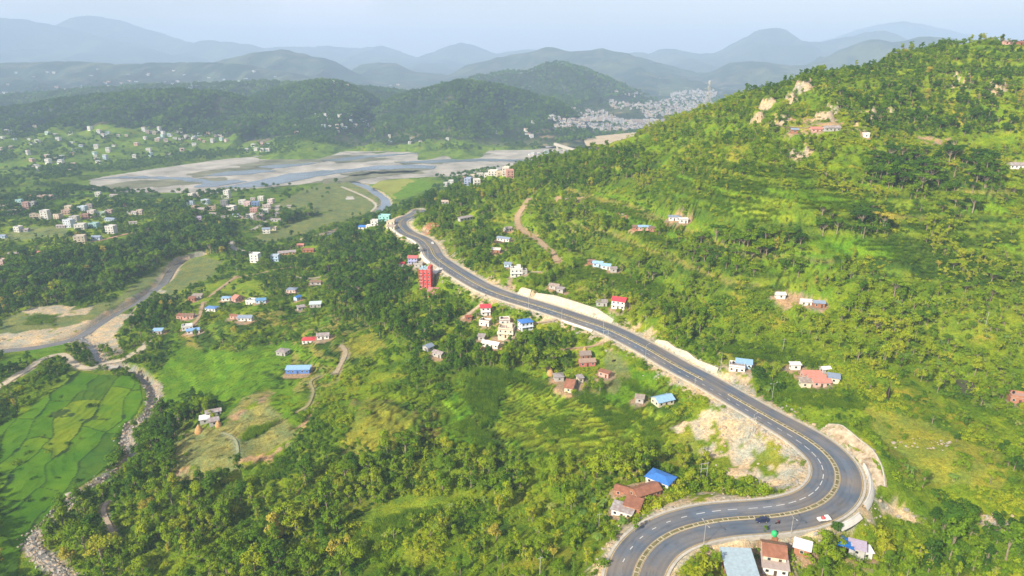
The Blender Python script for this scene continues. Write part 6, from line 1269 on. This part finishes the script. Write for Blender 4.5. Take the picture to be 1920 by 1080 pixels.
o = empty('pickup_truck', p, a + math.pi * .93, label='white pickup truck with a red load stopped at the road edge by a small tree', category='pickup truck'); wp = paint('truck', (.75, .75, .76))
prism(MB(), [(.3, .45), (2.4, .45), (2.4, 1.0), (2.15, 1.1), (1.75, 1.85), (.35, 1.9)], -.85, .85).obj('cab', wp, o); MB().box(-2.5, .25, -.85, .85, .55, .75).obj('load_bed', wp, o)
for b in ((-2.5, .25, -.85, -.79), (-2.5, .25, .79, .85), (-2.5, -2.44, -.78, .78)): MB().box(*b, .752, 1.2).obj('bed_side', wp, o)
m = MB(); m.add([(2.17, -.7, 1.12), (2.17, .7, 1.12), (1.79, .62, 1.8), (1.79, -.62, 1.8)], [(0, 1, 2, 3)]); m.obj('windscreen', GLASS, o); wheels(o, (-1.6, 1.55), .8, .36)
ld = link('cargo', rockmesh('cargo_shape', mat('cargo_red', (.55, .10, .10), .8), 5, .9), None, label='red covered load heaped on the white pickup truck', category='cargo'); ld.location = (p[0] + math.cos(a) * .9, p[1] + math.sin(a) * .9, p[2] + 1.5); ld.scale = (1.1, .75, .8)
def motorbike(pos, ang, label, rider):
    o = empty('motorcycle', pos, ang, label=label, category='motorcycle')
    for x in (-.62, .62): MB().bar((x, -.06, .3), (x, .06, .3), .6, n=12).obj('wheel', TYRE, o)
    MB().bar((-.6, 0, .35), (.1, 0, .8), .16).bar((.1, 0, .8), (.62, 0, .35), .1).box(-.25, .25, -.12, .12, .35, .7).obj('frame', paint('bike', (.08, .02, .02)), o)
    MB().box(-.55, .1, -.14, .14, .78, .88).obj('seat', TYRE, o); MB().lathe([(.12, .8), (.17, .9), (.1, 1.0)], 8, (.25, 0)).obj('fuel_tank', paint('tank_r', (.3, .03, .03)), o); MB().bar((.42, -.35, 1.05), (.42, .35, 1.05), .05).obj('handlebar', STEEL, o)
    return o
def person(pos, ang, label, pts, shirt, trousers, helmet=None, cat='person'):
    """one skinned figure; pts = joints"""
    o = empty('person', pos, ang, label=label, category=cat)
    J = pts; E = [('pelvis','chest'),('chest','neck'),('neck','head'),('chest','shl'),('shl','ell'),('ell','hal'),('chest','shr'),('shr','elr'),('elr','har'),('pelvis','kl'),('kl','fl'),('fl','tl'),('pelvis','kr'),('kr','fr'),('fr','tr')]
    Rr = dict(pelvis=.16, chest=.17, neck=.06, head=.11, shl=.08, ell=.05, hal=.04, shr=.08, elr=.05, har=.04, kl=.075, fl=.05, tl=.045, kr=.075, fr=.05, tr=.045); nm = list(J)
    me = bpy.data.meshes.new('body'); me.from_pydata([J[k] for k in nm], [(nm.index(a), nm.index(b)) for a, b in E], []); ob = link('body', me, o); md = ob.modifiers.new('skin', 'SKIN'); me.skin_vertices or me.attributes
    for i, k in enumerate(nm): me.skin_vertices[0].data[i].radius = (Rr[k], Rr[k])
    me.skin_vertices[0].data[0].use_root = True; md.use_smooth_shade = True; ob.modifiers.new('sub', 'SUBSURF').levels = 1; me.materials.append(mat('cloth_' + shirt[0], shirt[1], .9))
    hd = J['head']; MB().lathe([(.03, hd[2] + .16), (.13, hd[2] + .08), (.14, hd[2] - .02), (.12, hd[2] - .05)][::-1], 10, hd[:2]).obj('helmet' if helmet else 'hair', mat('hair_dark', helmet or (.02, .015, .012), .5), o, True); return o
SIT = dict(pelvis=(-.2,0,.98), chest=(-.05,0,1.38), neck=(0,0,1.52), head=(.04,0,1.68), shl=(-.03,.2,1.45), ell=(.18,.27,1.2), hal=(.4,.3,1.08), shr=(-.03,-.2,1.45), elr=(.18,-.27,1.2), har=(.4,-.3,1.08), kl=(.22,.2,.85), fl=(.02,.2,.4), tl=(.18,.2,.36), kr=(.22,-.2,.85), fr=(.02,-.2,.4), tr=(.18,-.2,.36))
STD = dict(pelvis=(0,0,.92), chest=(0,0,1.3), neck=(0,0,1.48), head=(.02,0,1.63), shl=(0,.2,1.4), ell=(.02,.25,1.12), hal=(.12,.25,.88), shr=(0,-.2,1.4), elr=(.0,-.25,1.12), har=(.1,-.25,.88), kl=(.06,.1,.5), fl=(0,.11,.08), tl=(.16,.12,.04), kr=(.02,-.1,.5), fr=(-.02,-.11,.08), tr=(.14,-.12,.04))
p, a = onroad(1458, 982); motorbike(p, a, 'dark red motorcycle riding right of the dark blue car', True); person(p, a, 'rider in a dark red jacket and helmet on the moving motorcycle', SIT, ('red', (.22, .04, .05)), None, (.05, .02, .02))
q = cast([(1541, 1000)])[0]; motorbike(q, 1.2, 'dark motorcycle parked on the gravel below the white pickup', False)
# small tree on the roadside by the pickup
def extra_tree(px, py, k, v, s, tn, label):
    p_ = cast([(px, py)])[0]; o = empty(k, p_, rng.uniform(0, 6), label=label, category='tree'); o.scale = (s, s, s); cw, tr, h_, cn = PROTO[k][v]; a = link(cn, cw, o); a['tint'] = tn; link('trunk', tr, o)
for q in [(1567,1000,'broadleaf_tree',0,.62,.08,'small dark tree on the kerb right of the white pickup'), (1190,1000,'slender_tree',1,.8,.3,'lone slender tree between the rusty sheds and the loop'),
 (1435,1000,'broadleaf_tree',2,.35,.2,'small dark bush tree under the dark blue car'), (555,1000,'broadleaf_tree',1,1.25,.62,'big vivid green tree left of centre at the bottom wood'), (660,1062,'spreading_tree',0,1.15,.55,'huge lime-green spreading tree at the bottom edge'), (632,990,'broadleaf_tree',3,1.3,.72,'pale yellow-green tree with visible trunk below the rounded pasture'),
 (1720,1062,'broadleaf_tree',4,1.25,.72,'large golden green tree at the bottom right'), (1655,1045,'broadleaf_tree',0,1.0,.78,'golden green tree left of the large golden one'), (1825,1070,'broadleaf_tree',5,1.1,.38,'dense green tree in the dark lower right wood'), (300,955,'slender_tree',2,1.4,.6,'tall pale-trunked tree above the lower left wood'), (340,1000,'spreading_tree',1,.95,.72,'brownish gold spreading tree above the lower left wood'),
 (1434,176,'broadleaf_tree',1,.85,.1,'dark round tree on the cliff skyline'), (1456,172,'broadleaf_tree',2,.85,.1,'second dark round tree on the cliff skyline, right of its twin'), (1391,190,'broadleaf_tree',3,.75,.08,'lone dark tree on the skyline left of the cliffs'), (1898,88,'spreading_tree',2,.7,.05,'tall flat-topped tree on the hilltop skyline'),
 (1630,735,'broadleaf_tree',2,.8,.4,'green tree beside the stepped red farmstead meadow'), (42,562,'broadleaf_tree',4,1.6,.85,'big straw-coloured tree in the left-hand wood'), (100,555,'broadleaf_tree',5,1.3,.8,'smaller straw-coloured tree in the left-hand wood')]: extra_tree(*q)
# ------------------------------------------------------------------ small things by the loop
def zrot(o, a): o.rotation_euler[2] = a; return o
p = cast([(1450, 1012)])[0]; o = empty('water_tank', p, 0, label='bright green plastic water tank above the patched rusty roof', category='water tank'); MB().lathe([(.9, 1.6), (1, 1.8), (1, 3.2), (.6, 3.7), (.25, 3.8)], 14).obj('tank', mat('tank_green', (.03, .45, .15), .45, .4), o, True); MB().box(-1, 1, -1, 1, -.5, 1.6).obj('stand', wallmat(BR), o)
p = cast([(1578, 1028)])[0]; o = empty('tarpaulin_shelter', p, R(-20), label='bright blue tarpaulin roof sagging among the trees', category='shelter'); V = []; n = 7
for i in range(n):
    for j in range(n): u, v = i / (n - 1) - .5, j / (n - 1) - .5; V.append((u * 7.5, v * 6, 3.2 - abs(u) * 2 + .25 * math.sin(u * 19 + v * 13)))
MB().add(V, [(i * n + j, (i + 1) * n + j, (i + 1) * n + j + 1, i * n + j + 1) for i in range(n - 1) for j in range(n - 1)]).obj('tarpaulin', mat('tarp_blue', (.02, .16, .50), .5, .3), o)
for a in (-3.5, 3.5):
    for b in (-2.7, 2.7): MB().bar((a, b, -.5), (a, b, 2.1), .14).obj('post', WOODP, o)
# pond
sheet('pond', [(1789,702),(1805,704),(1822,716),(1834,730),(1836,742),(1828,749),(1812,746),(1800,738),(1796,724),(1790,712)], PONDP[2] + .15, mat('pond_water', (.09, .09, .06), .12, .6, 0, .2, .3), jit=.1)
# black net screen
p = cast([(1664, 752)])[0]; o = empty('net_screen', p, R(75), label='tall dark net hung on a pole between bushes', category='net'); MB().add([(-.4, 0, 0), (4.5, 0, -.4), (3.6, .2, 3), (.2, 0, 9.5), (-.6, 0, 5)], [(0, 1, 2, 3, 4)]).obj('net', mat('net_dark', (.05, .035, .03), .9), o); MB().bar((0, .05, -.4), (.2, .05, 10), .16).obj('pole', WOODP, o)
# buffalo on the grass
def buffalo(px, py, ang, label):
    p_ = cast([(px, py)])[0]; o = empty('buffalo', p_, ang, label=label, category='buffalo'); J = [(-.9,0,1.15),(-.3,0,1.1),(.5,0,1.15),(.95,0,1.2),(1.35,0,1.0),(1.65,0,.8)]; Rr = [.32,.42,.4,.24,.17,.11]; V = list(J); E = [(i, i + 1) for i in range(5)]
    for bx, b in ((0, -.85), (2, .55)):
        for s in (-1, 1): k = len(V); V += [(b, s * .24, .75), (b + (.1 if bx == 0 else 0), s * .24, .38), (b, s * .24, .03)]; Rr += [.16, .09, .07]; E += [(bx, k), (k, k + 1), (k + 1, k + 2)]
    k = len(V); V += [(-1.25, 0, .9), (-1.3, 0, .45)]; Rr += [.04, .03]; E += [(0, k), (k, k + 1)]
    for s in (-1, 1): k = len(V); V += [(1.2, s * .3, 1.25), (1.0, s * .42, 1.35)]; Rr += [.05, .025]; E += [(4, k), (k, k + 1)]
    me = bpy.data.meshes.new('buffalo_body'); me.from_pydata(V, E, []); ob = link('body', me, o); ob.modifiers.new('skin', 'SKIN')
    for i, r in enumerate(Rr): me.skin_vertices[0].data[i].radius = (r, r)
    me.skin_vertices[0].data[1].use_root = True; ob.modifiers.new('sub', 'SUBSURF').levels = 1; me.materials.append(mat('hide_black', (.025, .022, .02), .8))
buffalo(1151, 679, .4, 'black buffalo grazing on the lawn right of the pink-red farmhouse')
# bridge over the stream
i0 = LANEW[0][1]; pb = np.array([float(k) for k in at_z(196, 689, -211.3)]); o = empty('stream_bridge', pb, R(12), label='low concrete slab bridge carrying the dirt road over the boulder stream', category='bridge'); MB().box(-9, 9, -2.8, 2.8, -.7, -.12).obj('deck', CONC, o)
for k in (-5, 0, 5): MB().box(k - .4, k + .4, -2.9, 2.9, -4.2, -.72).obj('pier', CONC, o)
for s in (-1, 1): MB().box(-9, 9, s * 2.9 - .15, s * 2.9 + .15, -.7, .25).obj('kerb', CONC, o)
# ------------------------------------------------------------------ pylons
def pylon(px, py, t, H_, label):
    p_ = [float(k) for k in at_t(px, py, t)]; gz_ = float(height([p_[0]], [p_[1]])[0]) if p_[1] < 1725 else float(fh(np.array([p_[0]]), np.array([p_[1]]))[0]); p_[2] = min(gz_, p_[2]) - .5; H_ = H_ + 0
    o = empty('transmission_pylon', p_, R(25), label=label, category='pylon', group='transmission pylons'); w = H_ * .085; m = MB(); leg = .0055 * H_; n = 8; zs = [H_ * (1 - (1 - k / n)**1.25) for k in range(n + 1)]; ws = [w * (1 - k / n * .85) for k in range(n + 1)]
    for sx in (-1, 1):
        for sy in (-1, 1): MB().bar((sx * w, sy * w, 0), (sx * w * .15, sy * w * .15, H_), leg * 1.6, n=4, w2=leg).obj('leg', STEEL, o)
    for k in range(n):
        a, b = ws[k], ws[k + 1]; z0, z1 = H_ * k / n, H_ * (k + 1) / n
        for A, B in (((-a, -a), (b, -b)), ((a, -a), (-b, -b)), ((-a, a), (b, b)), ((a, a), (-b, b)), ((-a, -a), (-b, b)), ((-a, a), (-b, -b)), ((a, -a), (b, b)), ((a, a), (b, -b))): m.bar((A[0], A[1], z0), (B[0], B[1], z1), leg * .6, n=3)
    br = m.obj('bracing', STEEL, o); br['kind'] = 'stuff'
    for q, l_ in ((.68, .13), (.80, .15), (.92, .12)):
        for s in (-1, 1): MB().bar((0, 0, H_ * q + H_ * .02), (s * H_ * l_, 0, H_ * q), leg * 1.5, n=3).bar((0, 0, H_ * q - H_ * .02), (s * H_ * l_, 0, H_ * q), leg, n=3).obj('cross_arm', STEEL, o)
pylon(1326, 205, 720, 42, 'tall lattice pylon standing behind the hill shoulder')
pylon(1072, 222, 2450, 42, 'faint pylon at the foot of the wooded hill by the town'); pylon(155, 172, 3300, 62, 'faint pylon on the far left plateau'); pylon(235, 178, 3300, 50, 'smaller faint pylon right of the plateau pylon'); pylon(548, 160, 4300, 60, 'faint pylon below the blue hill')
# ------------------------------------------------------------------ far villages and the town
FARC = [WH, WH, (.66, .64, .6), (.70, .60, .46), (.62, .40, .33), (.45, .55, .66), (.6, .6, .62), (.66, .52, .48), (.5, .66, .64), (.72, .70, .64)]; FN = ['white', 'bright white', 'pale grey', 'cream', 'brick-red', 'light blue', 'grey', 'pinkish', 'mint', 'ivory']
def ground(px, py):
    a, b, c = [float(k) for k in rdir(px, py)]; t = np.arange(900, 6500, 8.); x, y, z = a * t, b * t, c * t; h = np.where(y < 1725, height(x, y, False), fh(x, y)); m = np.where(z < h)[0]
    if not len(m): return None
    k = m[0]; return np.array([x[k], y[k], h[k]])
CLUS = [ # name, polygon, how many
 ('scattered across the left plain under the wooded hill', [(0,235),(130,240),(260,240),(440,255),(430,272),(300,295),(200,318),(60,325),(0,300)], 74), ('in the brick-works hamlet', [(280,245),(430,250),(410,268),(300,262)], 20), ('in the hamlet between the two wooded hills', [(520,232),(640,210),(690,215),(700,240),(640,260),(540,262)], 26),
 ('at the foot of the right wooded hill', [(720,260),(1000,230),(1000,262),(800,278),(740,275)], 14), ('on the far plateau', [(0,135),(200,128),(480,135),(640,155),(600,165),(300,170),(0,178)], 42), ('beyond the saddle', [(640,165),(760,165),(790,150),(720,140),(600,150)], 22), ('by the river yards', [(450,272),(530,275),(540,288),(460,285)], 8), ('on the river shore by the bridge', [(985,286),(1060,292),(1080,304),(1000,304)], 12)]
SHAPES = {}
def farhouse(p_, w, d, st, ci, rot, label, group):
    key = (ci, st)
    if key not in SHAPES:
        c = FARC[ci]; b = MB().box(-.5, .5, -.5, .5, -1.5, 3 * st).mesh('far_house_walls', wallmat(c)); rc = (rGR, rPK, rFL, rSL)[(ci + st) % 4]; r = MB().box(-.53, .53, -.53, .53, 3 * st + .003, 3 * st + .35).mesh('far_house_roof', mat('far_roof_%d' % ((ci + st) % 4), tuple(.5 * q + .3 for q in rc), .8))
        wn = [];
        for s in range(st): wn.append(MB().box(-.40, .40, -.52, -.503, 3 * s + 1.0, 3 * s + 2.1).mesh('far_windows', GLASS))
        SHAPES[key] = (b, r, wn)
    b, r, wn = SHAPES[key]; o = empty('house', p_, rot, label=label, category='house', group=group); o.scale = (w, d, 1); link('wall', b, o); link('roof', r, o)
    for q in wn: link('window_band', q, o)
cnt = {}
for nm, P, k in CLUS:
    A = np.array(P, float); n = 0; tries = 0
    while n < k and tries < 2000:
        tries += 1; q = rng.uniform(A.min(0), A.max(0))
        if not inpoly(q[:1], q[1:], A)[0]: continue
        g = ground(*q)
        if g is None: continue
        ci = int(rng.integers(0, 10)); st = int(rng.integers(1, 4)); far = g[1] / 1800; lb = f"{('small', 'two-storey', 'tall')[st - 1]} {FN[ci]} house {nm}"
        w_ = rng.uniform(6, 10) * max(1, min(far, 2)); dx = 'left ' if q[0] < A[:, 0].mean() else 'right '
        farhouse(g, w_, rng.uniform(6, 9) * max(1, min(far, 2)), st, ci, rng.uniform(-.5, .5), lb + (', towards its left' if dx == 'left ' else ', towards its right'), 'houses ' + nm); n += 1
# the town: too many to count, one mass per wall colour
TP = [([(1035,243),(1060,225),(1100,228),(1180,228),(1240,232),(1290,210),(1330,180),(1345,172),(1330,225),(1260,246),(1180,248),(1100,246)], 820), ([(1060,205),(1140,212),(1160,222),(1100,224)], 60), ([(1140,190),(1190,196),(1200,208),(1150,205)], 40), ([(1195,195),(1260,185),(1300,180),(1340,168),(1340,190),(1270,215),(1210,222)], 420), ([(1160,168),(1210,178),(1190,182),(1150,176)], 22), ([(1030,222),(1050,222),(1050,232),(1030,232)], 14), ([(1250,178),(1310,168),(1320,174),(1260,184)], 60)]
tb = [MB() for _ in range(5)]; TC = [(.42,.42,.43),(.33,.34,.36),(.46,.40,.33),(.50,.49,.47),(.38,.31,.29)]; T_r = MB()
for P, k in TP:
    A = np.array(P, float); Q = rng.uniform(A.min(0), A.max(0), (k * 4, 2)); Q = Q[inpoly(Q[:, 0], Q[:, 1], A)][:k]
    for q in Q:
        g = ground(*q)
        if g is None: continue
        w_, d_, h_ = rng.uniform(3.0, 5.5), rng.uniform(4, 7), rng.uniform(5, 11); i = int(rng.integers(0, 5)); tb[i].box(g[0] - w_, g[0] + w_, g[1] - d_, g[1] + d_, g[2] - 4, g[2] + h_); T_r.box(g[0] - w_ * .4, g[0] + w_ * .3, g[1] - d_ * .4, g[1] + d_ * .5, g[2] + h_ + .01, g[2] + h_ + 2.5)
        for f in range(int(h_ / 3)): T_r.box(g[0] - w_ * .8, g[0] + w_ * .8, g[1] - d_ - .3, g[1] - d_ - .05, g[2] + f * 3 + 1.1, g[2] + f * 3 + 2)
for i, m in enumerate(tb): m.obj('town', wallmat(TC[i]), None, kind='stuff')
T_r.obj('town_openings', mat('town_dark', (.14, .15, .18), .8), None, kind='stuff')
# far bridge, its piers and the river yard; sand cliffs by the town
pA = ground(1040, 285); o = empty('highway_bridge', pA, 0, label='long concrete road bridge over the far river below the town', category='bridge'); a = np.array([float(k) for k in at_z(1040, 270, -195)]); b = np.array([float(k) for k in at_z(1092, 286, -202)]); o.location = (0, 0, 0)
MB().bar(a, b, 8, n=4).obj('deck', CONC, o)
for k in (.1, .35, .6, .85): c = a + (b - a) * k; MB().box(c[0] - 2.5, c[0] + 2.5, c[1] - 2.5, c[1] + 2.5, -216, c[2] - 2).obj('pier', CONC, o)
sheet('sand_bank', [(1095,262),(1110,256),(1150,252),(1200,247),(1220,250),(1190,262),(1150,272),(1100,274)], -203, mat('quarry_sand', (.52, .42, .28), .95, .05, 0, .15, .03), jit=.4); sheet('sand_bank', [(1030,285),(1100,280),(1150,278),(1140,284),(1060,292)], -211.5, GRAV, jit=.3)
sheet('rice_field', [(694,351),(712,339),(760,335),(815,342),(800,352),(760,362),(740,374),(730,366),(715,356)], -211.8, mat('ripe_rice', (.26, .28, .05), .95, .05, 0, .15, .02), jit=.2)
for q in [[(455,290),(520,284),(530,288),(480,294)],[(640,283),(760,279),(780,282),(660,287)],[(620,368),(660,368),(665,374),(625,376)]]: sheet('gravel_flat', q, -211.9, GRAV, jit=.4)
#END
